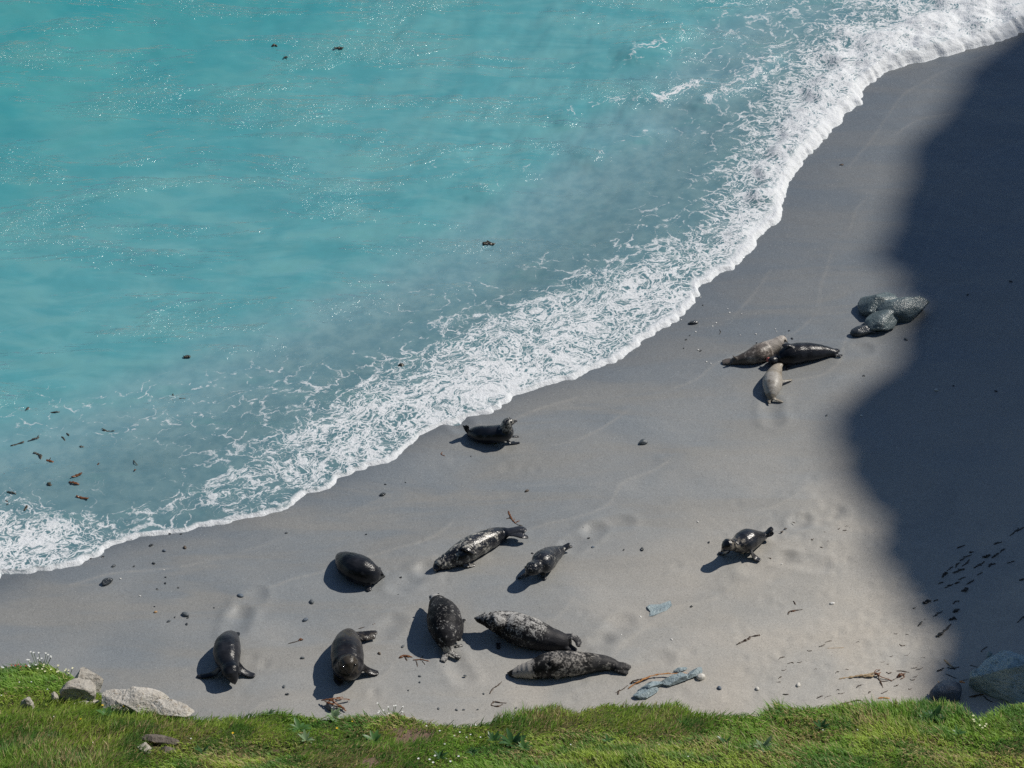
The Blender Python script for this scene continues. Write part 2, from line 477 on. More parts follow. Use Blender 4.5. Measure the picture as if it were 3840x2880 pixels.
sg = np.r_[np.linspace(-70, -17, 60)[:-1], np.arange(-17, 19.01, .045), np.linspace(19, 80, 60)[1:]]
vg = np.r_[np.linspace(-.5, 0, 12)[:-1], np.arange(0, 7, .045), 7 + np.cumsum(np.linspace(.045, .16, 130)), np.linspace(21, 190, 70)]
SS, VV = np.meshgrid(sg, vg)
ed = edge_d(sg); es = edge_smooth(sg)
ww = np.exp(-np.maximum(VV, 0) / 1.2)
DD = ed * ww + es * (1 - ww) - VV
WX = P0[0] + SS * TX[0] + DD * NX[0]; WY = P0[1] + SS * TX[1] + DD * NX[1]
bedz = sand_z(WX, WY)
th = np.where(VV > 0, .035 * (1 - np.exp(-np.maximum(VV, 0) / .12)) + .01 * np.minimum(VV, 3), VV * .25)
zsea = SL * (edge_smooth(SS) - 3.2)
zsea = SL * (np.mean(es[100:600]) - 3.4) + 0 * SS
a_ = bedz + th; b_ = zsea
zw = np.maximum(a_, b_) + .03 * np.exp(-((a_ - b_) / .06) ** 2)
dens = np.zeros(WX.size); wsum = np.zeros(WX.size)
fx, fy = WX.ravel(), WY.ravel()
near = (VV.ravel() < 30) & (np.abs(SS.ravel()) < 26)
idx = np.nonzero(near)[0]
for gx, gy, gv in FP:
    w = 1.0 / ((fx[idx] - gx) ** 2 + (fy[idx] - gy) ** 2 + .08) ** 2
    dens[idx] += w * gv; wsum[idx] += w
dens[idx] /= wsum[idx]
zadd = np.zeros(WX.size)
for pts, rv, rh in RIDGES:
    g = np.array([on_level(a * V, b * V, -.1)[:2] for a, b in pts])
    best = np.full(len(idx), 1e9)
    wob = .25 * (fbm(fx[idx] * 2.1, fy[idx] * 2.1, 91, 3) - .5)
    for a, b in zip(g[:-1], g[1:]):
        ab = b - a; t_ = np.clip(((fx[idx] - a[0]) * ab[0] + (fy[idx] - a[1]) * ab[1]) / ab.dot(ab), 0, 1)
        best = np.minimum(best, np.hypot(fx[idx] - a[0] - t_ * ab[0] + wob, fy[idx] - a[1] - t_ * ab[1] + wob))
    k = np.exp(-(best / .26) ** 2)
    dens[idx] = np.maximum(dens[idx], dens[idx] * (1 - k) + rv * k)
    zadd[idx] += rh * np.exp(-(best / .4) ** 2)
dens = dens.reshape(WX.shape); zadd = zadd.reshape(WX.shape)
dens = np.where(VV > 60, 0, dens)
calm = sstep(0, 6, VV)
wavy = .10 * (fbm(SS * .22 + .3 * fbm(SS * .3, VV * .3, 2), VV * .75, 61, 3) - .5) * calm + .075 * (fbm(SS * .9, VV * 2.0, 71, 4) - .5) * calm
surf = sstep(-2, 12, SS)
big = .03 + .20 * surf
fthick = sstep(.72, 1.0, dens) * big * (.35 + .9 * fbm(WX * 2.3, WY * 2.3, 81, 4)) * sstep(0, .25, VV)
fthick = fthick + sstep(.3, .8, dens) * .02 * fbm(WX * 7, WY * 7, 83, 3) * sstep(0, .1, VV)
lipz = .022 * np.exp(-((VV - .07) / .06) ** 2) * (.6 + .8 * vnoise(SS * 6, VV * 6, 13)) * (1 + 1.2 * surf)
zw = zw + wavy + zadd + fthick + lipz
depth = np.maximum(zw - bedz - fthick - lipz, 0)
lipm = sstep(-.06, -.01, VV) * (1 - sstep(.04 + .12 * surf, .10 + .3 * surf, VV + .10 * (vnoise(SS * 5, VV * 3, 15) - .5)))
# the swash edge reaches its last inch: density rises towards the edge
dens = np.maximum(dens, .80 * np.exp(-np.maximum(VV, 0) / .28))
M_SEA = mat_sea()
_wv = np.stack([WX, WY, zw], -1).reshape(-1, 3); _wf = grid_faces(len(sg), len(vg))
_isfoam = np.maximum(dens, lipm).ravel()[_wf].mean(1) > .5


def sea_piece(name, faces):
    used_, inv_ = np.unique(faces, return_inverse=True)
    return bpy.data.objects.new(name, mesh_np(name, _wv[used_], inv_.reshape(-1, 4), M_SEA, attrs=dict(foam=dens.ravel()[used_], depth=depth.ravel()[used_], lip=lipm.ravel()[used_])))


sea = tag(link(sea_piece('sea', _wf[~_isfoam])), kind='structure')
surf_foam = tag(link(sea_piece('surf_foam', _wf[_isfoam])), 'white lacy foam of the breaking surf along the waterline', 'foam', kind='stuff')


def sea_z(x, y):
    """height of the water at a point (rough)"""
    q = np.array([x, y]) - P0
    s, d = q @ TX, q @ NX
    v = float(edge_smooth(s) - d)
    return max(float(sand_z(np.array([x]), np.array([y]))[0]) + .04 + .01 * min(v, 3), float(SL * (np.mean(es[100:600]) - 3.4)))


# ------------------------------------------------------------------ headland cliff on the right (outside the picture, its shade falls on the beach)
def mat_rock(name, ca, cb, cc, rough=.85, spec=.3, scale=3.0, band=0.0, bumpd=.03):
    t = NT(name)
    co = t.coords()
    n1 = t.noise(co, scale, 5, .62, .4); n2 = t.noise(co, scale * 4.3, 4, .65); n3 = t.noise(t.mapping(co, rot=(.5, .3, .4), scale=(.5, .5, 4)), scale * 2.0, 4, .6, .3)
    c = t.mix(t.ramp(n1, .35, .65), ca, cb)
    c = t.mix(t.ramp(n2, .52, .70), c, cc)
    if band: c = t.mix(t.math('MULTIPLY', t.ramp(n3, .5, .62), band), c, cb)
    hgt = t.math('ADD', n2, t.math('MULTIPLY', n3, .8))
    return t.finish(bsdf(t, c, rough, spec, t.bump(hgt, .8, bumpd)))


M_CLIFF = mat_rock('cliff_rock', (.16, .15, .135), (.25, .23, .20), (.09, .085, .08), scale=.5, band=.6, bumpd=.2)
_edge = [(3980, -60), (3840, 75), (3757, 163), (3645, 296), (3570, 445), (3455, 519), (3410, 667), (3385, 778), (3345, 889), (3311, 985), (3375, 1052), (3430, 1100), (3445, 1180), (3395, 1235), (3370, 1330),
         (3330, 1420), (3195, 1515), (3150, 1600), (3165, 1720), (3225, 1830), (3270, 1920), (3310, 2010), (3330, 2130), (3385, 2250), (3430, 2330), (3490, 2400), (3455, 2500), (3440, 2620), (3470, 2760)]
crest = []
for i, (u, v) in enumerate(_edge):
    u -= 40 if 200 < v < 2200 else 0
    g = on_sand(u, v)
    hh = 66.0 + 1.5 * math.sin(i * .9)
    t_ = (hh - g[2]) / SUN_DIR.z
    crest.append(g + np.array(SUN_DIR) * t_)
crest = np.array(crest)[::-1]
# carry the crest on beyond both ends
first, last = crest[0], crest[-1]
crest = np.vstack([first + [26, -16, 3], first + [12, -7, 1.5], crest, last + [5, 16, 0], last + [12, 40, -3], last + [25, 90, -6]])
_k = np.arange(len(crest)); _kk = np.linspace(0, len(crest) - 1, 220)
crest = np.stack([np.interp(_kk, _k, crest[:, j]) for j in range(3)], -1)
crest[:, 0] += .6 * (fbm(_kk * 1.3, 0 * _kk, 331, 4) - .5)
crest[:, 2] += .7 * (fbm(_kk * 2.1, 0 * _kk + 5, 341, 4) - .5)
prof = np.array([(0, 0), (-.6, -.03), (-2.0, -.12), (-3.0, -.25), (-5.5, -.42), (-7, -.6), (-9.5, -.78), (-11, -.92), (-12.5, -1.03)])   # seaward offset, share of height
rows = []
for o, f in prof:
    r = crest.copy()
    r[:, 0] += o * 2.2; r[:, 1] += o * .9
    r[:, 2] = crest[:, 2] * (1 + f)
    k = np.arange(len(crest)) * .35
    if f < -.05:
        r[:, 0] += 2.0 * (fbm(k, np.full(len(k), f * 9), 301, 4) - .2)
        r[:, 1] += 1.5 * (fbm(k, np.full(len(k), f * 9), 305, 4) - .5)
    rows.append(r)
back = crest.copy(); back[:, 0] += 14; back[:, 1] += 4; back[:, 2] += 1.0
back2 = back.copy(); back2[:, 0] += 60; back2[:, 2] += 5
rows = [back2, back] + rows
V_ = np.stack(rows); ny_, nx_ = V_.shape[:2]
cliff = bpy.data.objects.new('headland_cliff', mesh_np('headland_cliff', V_.reshape(-1, 3), grid_faces(nx_, ny_), M_CLIFF, smooth=False))
tag(link(cliff), kind='structure')

# ------------------------------------------------------------------ the grassy cliff top in front
_gtop = [(-300, 1430), (0, 1440), (90, 1432), (190, 1475), (232, 1510), (300, 1525), (340, 1535), (420, 1552), (500, 1550), (600, 1535), (700, 1550), (780, 1542), (830, 1545), (860, 1540), (930, 1560), (1000, 1566), (1050, 1560),
         (1130, 1540), (1200, 1522), (1240, 1540), (1300, 1518), (1400, 1525), (1460, 1520), (1500, 1540), (1560, 1546), (1640, 1545), (1680, 1520), (1720, 1530), (1800, 1522), (1900, 1520), (2000, 1520),
         (2080, 1530), (2120, 1556), (2160, 1532), (2212, 1520), (2500, 1515)]
_GX, _GY = [], []
for u, v in _gtop:
    r = ray(u * V, (v + 5) * V)
    # slope sheet: z = 18.66 - .58 (y - 16)
    t_ = (18.66 + .58 * 16 - CAM_H) / (r[2] + .58 * r[1])
    p = CAMP + r * t_
    _GX.append(p[0]); _GY.append(p[1])
_GX = np.array(_GX); _GY = np.array(_GY)


def slope_edge(x):
    return np.interp(x, _GX, _GY)


def slope_z(x, y):
    ye = slope_edge(x)
    base = 18.66 - .58 * (y - 16)
    up = np.interp(y, [-12, .8, 3, 8, 13, 15.2, 16.0], [14.8, 14.74, 10.3, 5.3, 1.4, .25, 0]) * (y < 16)
    z = np.where(y < 16, 18.66 + up, base)
    over = np.maximum(y - ye, 0)
    fall = np.where(over < .25, over * 1.2, .3 + (over - .25) * 6.5)
    z = z - fall
    bump = .16 * (fbm(x * 1.1, y * 1.3, 101, 3) - .5) + .10 * (fbm(x * 3.2, y * 3.4, 111, 3) - .5)
    fade = np.clip((ye - y) / .35, .12, 1)
    return z + bump * fade


gx = np.r_[np.linspace(-40, -5.5, 40)[:-1], np.arange(-5.5, 5.51, .06), np.linspace(5.5, 40, 40)[1:]]
gy = np.r_[np.linspace(-12, 14.5, 30)[:-1], np.arange(14.5, 19.6, .06), np.linspace(19.6, 22.5, 14)[1:]]
GXX, GYY = np.meshgrid(gx, gy)
GZZ = np.maximum(slope_z(GXX, GYY), -1.0)


def mat_turf():
    t = NT('turf_soil')
    co = t.coords()
    n1 = t.noise(co, 2.2, 4, .6); n2 = t.noise(co, 14, 4, .65)
    c = t.mix(t.ramp(n1, .4, .62), (.045, .075, .018), (.085, .085, .032))
    c = t.mix(t.ramp(n2, .5, .7), c, (.10, .072, .045))
    c = t.mix(t.attr('soil'), c, t.mix(n2, (.13, .085, .062), (.22, .155, .12)))
    return t.finish(bsdf(t, c, .95, .1, t.bump(n2, .8, .04)))


slope = bpy.data.objects.new('cliff_slope', mesh_np('cliff_slope', np.stack([GXX, GYY, GZZ], -1).reshape(-1, 3), grid_faces(len(gx), len(gy)), mat_turf()))
tag(link(slope), kind='structure')

# bare soil patches (world x, y, radius) and straw-coloured patches
def on_slope(u, v):
    """march the view ray to the turf"""
    r = ray(u, v); r = r / np.linalg.norm(r)
    t_ = np.linspace(20.5, 29, 700)
    P = CAMP + r * t_[:, None]
    below = P[:, 2] < slope_z(P[:, 0], P[:, 1])
    i = int(np.argmax(below)) if below.any() else len(t_) - 1
    p = P[i].copy(); p[2] = float(slope_z(p[0:1], p[1:2])[0])
    return p


SOIL = [(on_slope(1550, 2770), .20), (on_slope(1500, 2735), .12), (on_slope(1375, 2860), .11)]
_sa = np.zeros(GXX.shape)
for p, r in SOIL: _sa = np.maximum(_sa, np.exp(-((GXX - p[0]) ** 2 + ((GYY - p[1]) * .8) ** 2) / (r * 1.1) ** 2))
_at = slope.data.attributes.new('soil', 'FLOAT', 'POINT'); _at.data.foreach_set('value', sstep(.25, .6, _sa).astype(np.float32).ravel())
STRAW = [(on_slope(u, v), r) for u, v, r in [(2130, 2740, .35), (2050, 2690, .22), (1500, 2700, .35), (2480, 2760, .3), (1760, 2700, .3), (1980, 2830, .2), (120, 2780, .25), (300, 2840, .35), (650, 2745, .2), (2650, 2790, .25),
                                             (3040, 2720, .25), (3000, 2780, .25), (3250, 2715, .15), (700, 2760, .2), (3500, 2840, .3), (1280, 2850, .4), (870, 2850, .3), (2450, 2700, .2), (2900, 2850, .2), (3750, 2860, .3)]]

NB = 150000
bx_ = rng.uniform(-5.3, 5.3, NB); by_ = rng.uniform(15.1, 19.6, NB)
ok = by_ < slope_edge(bx_) + .16
bx_, by_ = bx_[ok], by_[ok]
soil = np.zeros(len(bx_)); straw = np.zeros(len(bx_))
for p, r in SOIL: soil = np.maximum(soil, np.exp(-((bx_ - p[0]) ** 2 + ((by_ - p[1]) * .8) ** 2) / r ** 2))
for p, r in STRAW: straw = np.maximum(straw, np.exp(-((bx_ - p[0]) ** 2 + ((by_ - p[1]) * .8) ** 2) / r ** 2))
keep = rng.random(len(bx_)) > sstep(.3, .85, soil) * .85
bx_, by_, straw = bx_[keep], by_[keep], straw[keep]
ROCK_CLEAR = [(on_slope(u, v), r) for u, v, r in [(115, 2545, .17), (300, 2600, .26), (400, 2560, .2), (330, 2525, .25), (560, 2600, .3), (105, 2650, .07), (590, 2800, .12)]]
for p, r in ROCK_CLEAR:
    k_ = (bx_ - p[0]) ** 2 + (by_ - p[1]) ** 2 > r * r * .16
    bx_, by_, straw = bx_[k_], by_[k_], straw[k_]
nb_ = len(bx_)
bz_ = slope_z(bx_, by_) - .01
tuft = fbm(bx_ * 2.6, by_ * 2.6, 201, 3); tuft2 = fbm(bx_ * 6, by_ * 6, 207, 2)
ln = (.025 + .058 * tuft + .03 * rng.random(nb_)) * (.7 + .5 * tuft2)
wd = .0032 + .003 * rng.random(nb_)
ang = 2 * math.pi * fbm(bx_ * .8, by_ * .8, 211, 2) * 1.3 + rng.normal(0, .75, nb_) + .5
lean = ln * (.45 + .6 * rng.random(nb_))
dx, dy = np.cos(ang), np.sin(ang)
px_, py_ = -dy, dx
rot = rng.uniform(-1.2, 1.2, nb_)
wx_, wy_ = px_ * np.cos(rot) + dx * np.sin(rot), py_ * np.cos(rot) + dy * np.sin(rot)
base = np.stack([bx_, by_, bz_], -1)
W = np.stack([wx_ * wd, wy_ * wd, 0 * wd], -1)
midp = base + np.stack([dx * lean * .3, dy * lean * .3 + ln * .05, ln * .62], -1)
tip = base + np.stack([dx * lean, dy * lean + ln * .12, ln * .93], -1)
bv = np.stack([base - W, base + W, midp - W * .8, midp + W * .8, tip], 1).reshape(-1, 3)
b0 = np.arange(nb_) * 5
tri = np.concatenate([np.stack([b0, b0 + 1, b0 + 3], -1), np.stack([b0, b0 + 3, b0 + 2], -1), np.stack([b0 + 2, b0 + 3, b0 + 4], -1)])
g1 = np.array([.215, .375, .055]); g2 = np.array([.36, .475, .080]); g3 = np.array([.075, .20, .04]); g4 = np.array([.52, .43, .20])
mixn = fbm(bx_ * 1.3, by_ * 1.3, 221, 3)[:, None]; mixm = fbm(bx_ * 4, by_ * 4, 227, 2)[:, None]
bc = g1 + (g2 - g1) * sstep(.35, .65, mixn)
bc = bc + (g3 - bc) * (sstep(.52, .72, mixm) * .75)
isst = (rng.random(nb_) < (.04 + .5 * straw + .12 * sstep(.5, .75, tuft)))[:, None]
bc = np.where(isst, g4 * (.55 + .6 * rng.random((nb_, 1))), bc)
bc = bc * (.7 + .6 * rng.random((nb_, 1)))


def mat_leafy(name, attr=None, color=(.05, .1, .03), trans=.45, rough=.55):
    t = NT(name)
    c = t.attr(attr, False) if attr else t.mix(t.noise(t.coords(), 9, 3), tuple(x * .75 for x in color), tuple(x * 1.3 for x in color))
    d = bsdf(t, c, rough, .3)
    tl = t.n('ShaderNodeBsdfTranslucent', Color=c)
    return t.finish(t.n('ShaderNodeMixShader', i0=trans, i1=d, i2=tl.outputs[0]).outputs[0])


grass = bpy.data.objects.new('grass', mesh_np('grass', bv, tri, mat_leafy('grass_blades', 'tint'), smooth=False, attrs=dict(tint=np.repeat(bc, 5, 0))))
tag(link(grass), 'windblown green and straw coloured grass covering the cliff top', 'grass', kind='stuff')


# ------------------------------------------------------------------ rocks
def ico(sub):
    bm = bmesh.new(); bmesh.ops.create_icosphere(bm, subdivisions=sub, radius=1)
    v = np.array([x.co[:] for x in bm.verts]); f = np.array([[w.index for w in q.verts] for q in bm.faces]); bm.free()
    return v, f


ICO = {k: ico(k) for k in (2, 3, 4, 5)}


def n3(v, sc, seed):
    return (fbm(v[:, 0] * sc + v[:, 2] * sc * .7, v[:, 1] * sc - v[:, 2] * sc * .6, seed, 3) + fbm(v[:, 2] * sc + 9, v[:, 0] * sc * .8 + v[:, 1] * sc * .5, seed + 50, 3)) - 1


def rock_mesh(name, size, mat, seed, sub=4, cuts=14, cutmin=.62, rough=.12, rz=0, tilt=(0, 0), smooth=True):
    r = np.random.default_rng(seed)
    v, f = ICO[sub]; v = v.copy()
    for _ in range(cuts):
        n = r.normal(size=3); n /= np.linalg.norm(n)
        o = r.uniform(cutmin, .95)
        k = np.maximum(v @ n - o, 0)
        v -= k[:, None] * n
    v += v * (rough * n3(v, 1.6, seed) + rough * .5 * n3(v, 5, seed + 7))[:, None]
    v *= np.array(size)
    v = v @ np.array(Matrix.Rotation(tilt[0], 3, 'X') @ Matrix.Rotation(tilt[1], 3, 'Y')).T
    c, s = math.cos(rz), math.sin(rz)
    v = v @ np.array([[c, -s, 0], [s, c, 0], [0, 0, 1]]).T
    return mesh_np(name, v, f, mat, smooth)


def zs(p):
    return float(sand_z(np.array([p[0]]), np.array([p[1]]))[0])


def place(name, me, p, label, cat, group=None, parent=None):
    o = bpy.data.objects.new(name, me); o.location = p
    link(o, parent)
    if label: tag(o, label, cat, group)
    return o


M_BLUE = mat_rock('blue_slate', (.22, .285, .31), (.31, .375, .39), (.12, .155, .17), .5, .4, 5, .6, .03)
M_WETROCK = mat_rock('wet_greenstone', (.088, .118, .126), (.135, .170, .176), (.045, .062, .070), .27, .55, 4.0, .5, .028)
M_DARKROCK = mat_rock('dark_wet_stone', (.030, .036, .042), (.055, .062, .068), (.09, .10, .105), .22, .6, 7, 0, .01)
M_GREYST = mat_rock('grey_stone', (.085, .10, .112), (.125, .14, .15), (.06, .07, .08), .5, .4, 9, 0, .006)
M_PALEST = mat_rock('pale_stone', (.55, .53, .48), (.70, .68, .63), (.42, .36, .27), .6, .3, 9, 0, .006)
M_LICHEN = mat_rock('lichen_rock', (.33, .30, .255), (.46, .435, .385), (.19, .165, .135), .9, .2, 5, .3, .03)
M_PALECLIFF = mat_rock('pale_cliff_rock', (.42, .39, .34), (.54, .51, .46), (.30, .25, .19), .9, .2, 6, .4, .03)
M_BROWNST = mat_rock('brown_slate', (.13, .11, .095), (.20, .17, .14), (.07, .062, .055), .85, .2, 7, .4, .02)
M_SHADEROCK = mat_rock('boulder_slate', (.27, .36, .37), (.40, .48, .48), (.13, .18, .19), .6, .4, 2.6, .7, .06)


def rock_at(name, u, v, size, mat, label, cat='rock', seed=1, sink=.35, **kw):
    p = on_sand(u, v, size[2] * (1 - sink) * .6)
    p[2] = zs(p) + size[2] * (1 - sink) - size[2] * .15
    return place(name, rock_mesh(name, size, mat, seed, **kw), p, label, cat)


rock_at('boulder', 3295, 1152, (.43, .38, .28), M_WETROCK, 'rounded blue-green boulder, rearmost of the wet cluster by the shade edge', 'boulder', 11, rz=.4, cutmin=.7)
rock_at('boulder', 3388, 1165, (.60, .34, .27), M_WETROCK, 'broad smooth wet boulder at the right of the cluster, its right end in shade', 'boulder', 12, rz=.25, cutmin=.6, rough=.14)
rock_at('boulder', 3318, 1203, (.50, .33, .21), M_WETROCK, 'glistening wet sloping boulder at the front of the blue-green cluster', 'boulder', 23, rz=.75, cutmin=.6, rough=.13)
rock_at('rock_shard', 3243, 1245, (.30, .14, .11), M_DARKROCK, 'low dark wet rock shard at the foot of the boulder cluster', 'rock', 34, rz=.25, cutmin=.5)
rock_at('boulder', 3800, 2540, (.86, .62, .50), M_SHADEROCK, 'large streaked grey-green boulder in the cliff shade above the grass', 'boulder', 15, rz=.5, cuts=18, cutmin=.5, rough=.16, sub=5)
M_NAVY = mat_rock('dark_blue_slate', (.035, .055, .085), (.06, .085, .12), (.025, .035, .05), .5, .4, 5, .4, .02)
rock_at('rock', 3555, 2600, (.34, .22, .22), M_NAVY, 'dark blue rock in the shade beside the large boulder', 'rock', 26, rz=.4, cutmin=.6)
rock_at('rock', 3712, 2458, (.06, .05, .09), M_SHADEROCK, 'small dark stone against the left side of the large boulder', 'stone', 27)
_out = [on_sand(2300 + x / 2.011, 1950 + y / 2.011) for x, y in [(248, 655), (272, 640), (350, 630), (430, 604), (442, 640), (402, 682), (345, 702), (300, 722), (265, 726), (276, 690), (262, 672)]]
_c = np.mean(_out, 0); _c[2] = zs(_c)
bm = bmesh.new()
_tv = [bm.verts.new((q[0] - _c[0], q[1] - _c[1], .012 + .010 * math.sin(k * 2.1))) for k, q in enumerate(_out)]
_bf = bm.faces.new(_tv)
_ex = bmesh.ops.extrude_face_region(bm, geom=[_bf])
for q in _ex['geom']:
    if isinstance(q, bmesh.types.BMVert): q.co.z = -.05
bmesh.ops.recalc_face_normals(bm, faces=bm.faces[:])
bmesh.ops.bevel(bm, geom=[e for e in bm.edges if all(v.co.z > 0 for v in e.verts)], offset=.008, segments=2, affect='EDGES')
_me = bpy.data.meshes.new('slate_slab'); bm.to_mesh(_me); bm.free(); _me.materials.append(M_BLUE)
place('slate_slab', _me, _c, 'flat blue-grey slate slab lying flush in the sand', 'slab')
for u, v, sz, rz, lab, sd in [(2440, 2576, (.42, .13, .10), .42, 'long ridged blue slate rock in front of the kelp stalk', 31), (2535, 2552, (.34, .15, .11), .38, 'fissured blue slate rock in the middle of the slate group', 32),
                              (2605, 2526, (.24, .11, .08), .5, 'pale blue slate rock beside the round white stone', 33), (2548, 2511, (.18, .08, .06), .25, 'small blue slate rock behind the orange kelp stalk', 35),
                              (2420, 2604, (.30, .10, .08), .35, 'low blue slate rock at the grass edge below the ridged slate', 36)]:
    rock_at('slate_rock', u, v, sz, M_BLUE, lab, 'rock', sd, rz=rz, cuts=22, cutmin=.36, rough=.2, sub=4, smooth=False)
rock_at('stone', 2629, 2540, (.085, .065, .06), M_PALEST, 'round white stone beside the blue slate rocks', 'stone', 41, cutmin=.8, sub=3)
rock_at('rock', 1238, 2650, (.12, .07, .08), M_DARKROCK, 'pointed wet black rock under a brown seaweed clump at the grass edge', 'rock', 42, rz=-.9, cutmin=.55)
rock_at('stone', 400, 2183, (.13, .075, .06), M_DARKROCK, 'shiny black wet stone below the foam on the left', 'stone', 43, rz=.6, cutmin=.6)
rock_at('stone', 2413, 1659, (.10, .07, .05), M_GREYST, 'grey stone with a scour trail between two lone seals', 'stone', 44, rz=.2, cutmin=.7, sub=3)
rock_at('stone', 2598, 1210, (.11, .05, .04), M_DARKROCK, 'black wet stone nearest the foam above the pair of seals', 'stone', 45, rz=.1, sub=3)

# cliff-top rocks
edge_off = -.08
for u, v, sz, rz, mat, lab, sd in [(310, 2612, (.20, .14, .13), .1, M_LICHEN, 'blocky grey rock sunk in the grass below the white flowers', 66), (330, 2548, (.21, .14, .09), -.35, M_LICHEN, 'pale rock at the cliff edge beside the white flowers', 52),
                                   (440, 2632, (.17, .14, .08), -.4, M_PALECLIFF, 'weathered brown-stained rock between two pale cliff rocks', 53), (545, 2640, (.26, .16, .09), -.35, M_PALECLIFF, 'large pale layered rock jutting over the cliff edge', 54),
                                   (655, 2664, (.21, .11, .05), -.35, M_PALECLIFF, 'low pale rock tapering into the grass at the cliff edge', 55), (105, 2655, (.07, .06, .11), .2, M_LICHEN, 'small upright grey stone on the left of the grass', 56),
                                   (95, 2548, (.19, .12, .10), .1, M_LICHEN, 'lichened rock at the far left cliff edge', 50), (205, 2625, (.04, .04, .09), .3, M_LICHEN, 'thin pale stone left of the blocky grey rock', 58),
                                   (320, 2640, (.13, .03, .025), .25, M_PALECLIFF, 'narrow pale stone slab lying under the blocky grey rock', 61),
                                  
                                   (600, 2785, (.15, .06, .075), -.1, M_BROWNST, 'dark slate block, uppermost of three in the grass', 62), (545, 2815, (.08, .06, .05), -.5, M_LICHEN, 'grey slate lump, left one of three in the grass', 63),
                                   (628, 2820, (.09, .05, .04), -.4, M_BROWNST, 'brown slate piece, lower right one of three in the grass', 64)]:
    r = ray(u, v)
    t_ = 18.0
    for _ in range(6): t_ = (float(slope_edge(r[0] * t_)) + edge_off) / r[1]
    p = CAMP + r * t_ if edge_off is not None and sd < 56 else None
    if p is None:
        p = on_slope(u, v + sz[2] * 70); p[2] += sz[2] * .45
    place('cliff_rock', rock_mesh('cliff_rock', sz, mat, sd, cuts=16, cutmin=.5, rough=.15, rz=rz, sub=4, smooth=False), p, lab, 'rock')


# ------------------------------------------------------------------ grey seals
def catmull(P, n):
    P = np.asarray(P, float)
    Q = np.vstack([2 * P[0] - P[1], P, 2 * P[-1] - P[-2]])
    out = []
    m = len(P) - 1
    for i in range(m):
        p0, p1, p2, p3 = Q[i:i + 4]
        for t in np.linspace(0, 1, n, endpoint=(i == m - 1)):
            out.append(.5 * ((2 * p1) + (p2 - p0) * t + (2 * p0 - 5 * p1 + 4 * p2 - p3) * t * t + (3 * p1 - p0 - 3 * p2 + p3) * t ** 3))
    return np.array(out)


def loft(P, RW, RH, seg=18, wdir=None):
    """closed tube of ellipses along P; returns verts, faces(list)"""
    n = len(P)
    T = np.gradient(P, axis=0); T /= np.linalg.norm(T, axis=1)[:, None] + 1e-9
    S = np.zeros_like(P); prev = None
    for i in range(n):
        if wdir is not None:
            s = np.asarray(wdir, float) - T[i] * np.dot(wdir, T[i])
        else:
            s = np.cross([0, 0, 1.0], T[i])
            if prev is not None:
                k = min(1, np.linalg.norm(s) * 1.6)
                s = s / (np.linalg.norm(s) + 1e-9)
                if np.dot(s, prev) < 0: s = -s
                s = s * k + prev * (1 - k)
        s = s / (np.linalg.norm(s) + 1e-9)
        S[i] = s; prev = s
    U = np.cross(T, S)
    a = np.linspace(0, 2 * math.pi, seg, endpoint=False)
    vs = P[:, None] + S[:, None] * (np.cos(a)[None, :, None] * RW[:, None, None]) + U[:, None] * (np.sin(a)[None, :, None] * RH[:, None, None])
    v = np.vstack([vs.reshape(-1, 3), P[0], P[-1]])
    f = []
    for i in range(n - 1):
        for j in range(seg):
            k = (j + 1) % seg
            f.append((i * seg + j, i * seg + k, (i + 1) * seg + k, (i + 1) * seg + j))
    for j in range(seg):
        k = (j + 1) % seg
        f.append((n * seg, k, j)); f.append((n * seg + 1, (n - 1) * seg + j, (n - 1) * seg + k))
    return v, f, S, U, T


def mat_seal(name, dark, light, amount=.5, scale=7.0, rough=.4, spec=.5, sheen=(.02, .02, .022)):
    """mottled coat; the point attribute 'pale' says where the light fur gathers"""
    t = NT(name)
    co = t.coords()
    pale = t.attr('pale')
    n1 = t.noise(co, scale, 4, .65, .6); n2 = t.noise(co, scale * 3.1, 3, .6, .4); n3_ = t.noise(co, 2.2, 3, .5)
    a = t.math('ADD', t.math('MULTIPLY', n1, .62), t.math('MULTIPLY', n2, .38))
    a = t.math('ADD', a, t.math('MULTIPLY', t.math('SUBTRACT', pale, .5), .55))
    f = t.ramp(a, .60 - .16 * amount, .72 - .10 * amount)
    c0 = t.mix(t.ramp(n3_, .35, .65), dark, tuple(min(1, x * 1.7 + s) for x, s in zip(dark, sheen)))
    c = t.mix(f, c0, light)
    fur = t.noise(t.mapping(co, scale=(1, 1, 1)), 70, 2, .6)
    wr = t.noise(t.mapping(co, rot=(0, 0, .7), scale=(1, 3, 1)), 9, 3, .6, .5)
    h = t.math('ADD', t.math('MULTIPLY', fur, .35), wr)
    rg = t.math('ADD', t.math('MULTIPLY', n2, .25), rough - .12)
    return t.finish(bsdf(t, c, rg, spec, t.bump(h, .5, .014)))


t = NT('seal_eye'); M_EYE = t.finish(bsdf(t, (.004, .004, .005), .08, .6))
t = NT('seal_nose'); M_NOSE = t.finish(bsdf(t, (.012, .011, .012), .3, .5))
t = NT('seal_mouth'); M_MOUTH = t.finish(bsdf(t, (.42, .12, .10), .35, .5))
t = NT('seal_claw'); M_CLAW = t.finish(bsdf(t, (.10, .09, .08), .4, .4))


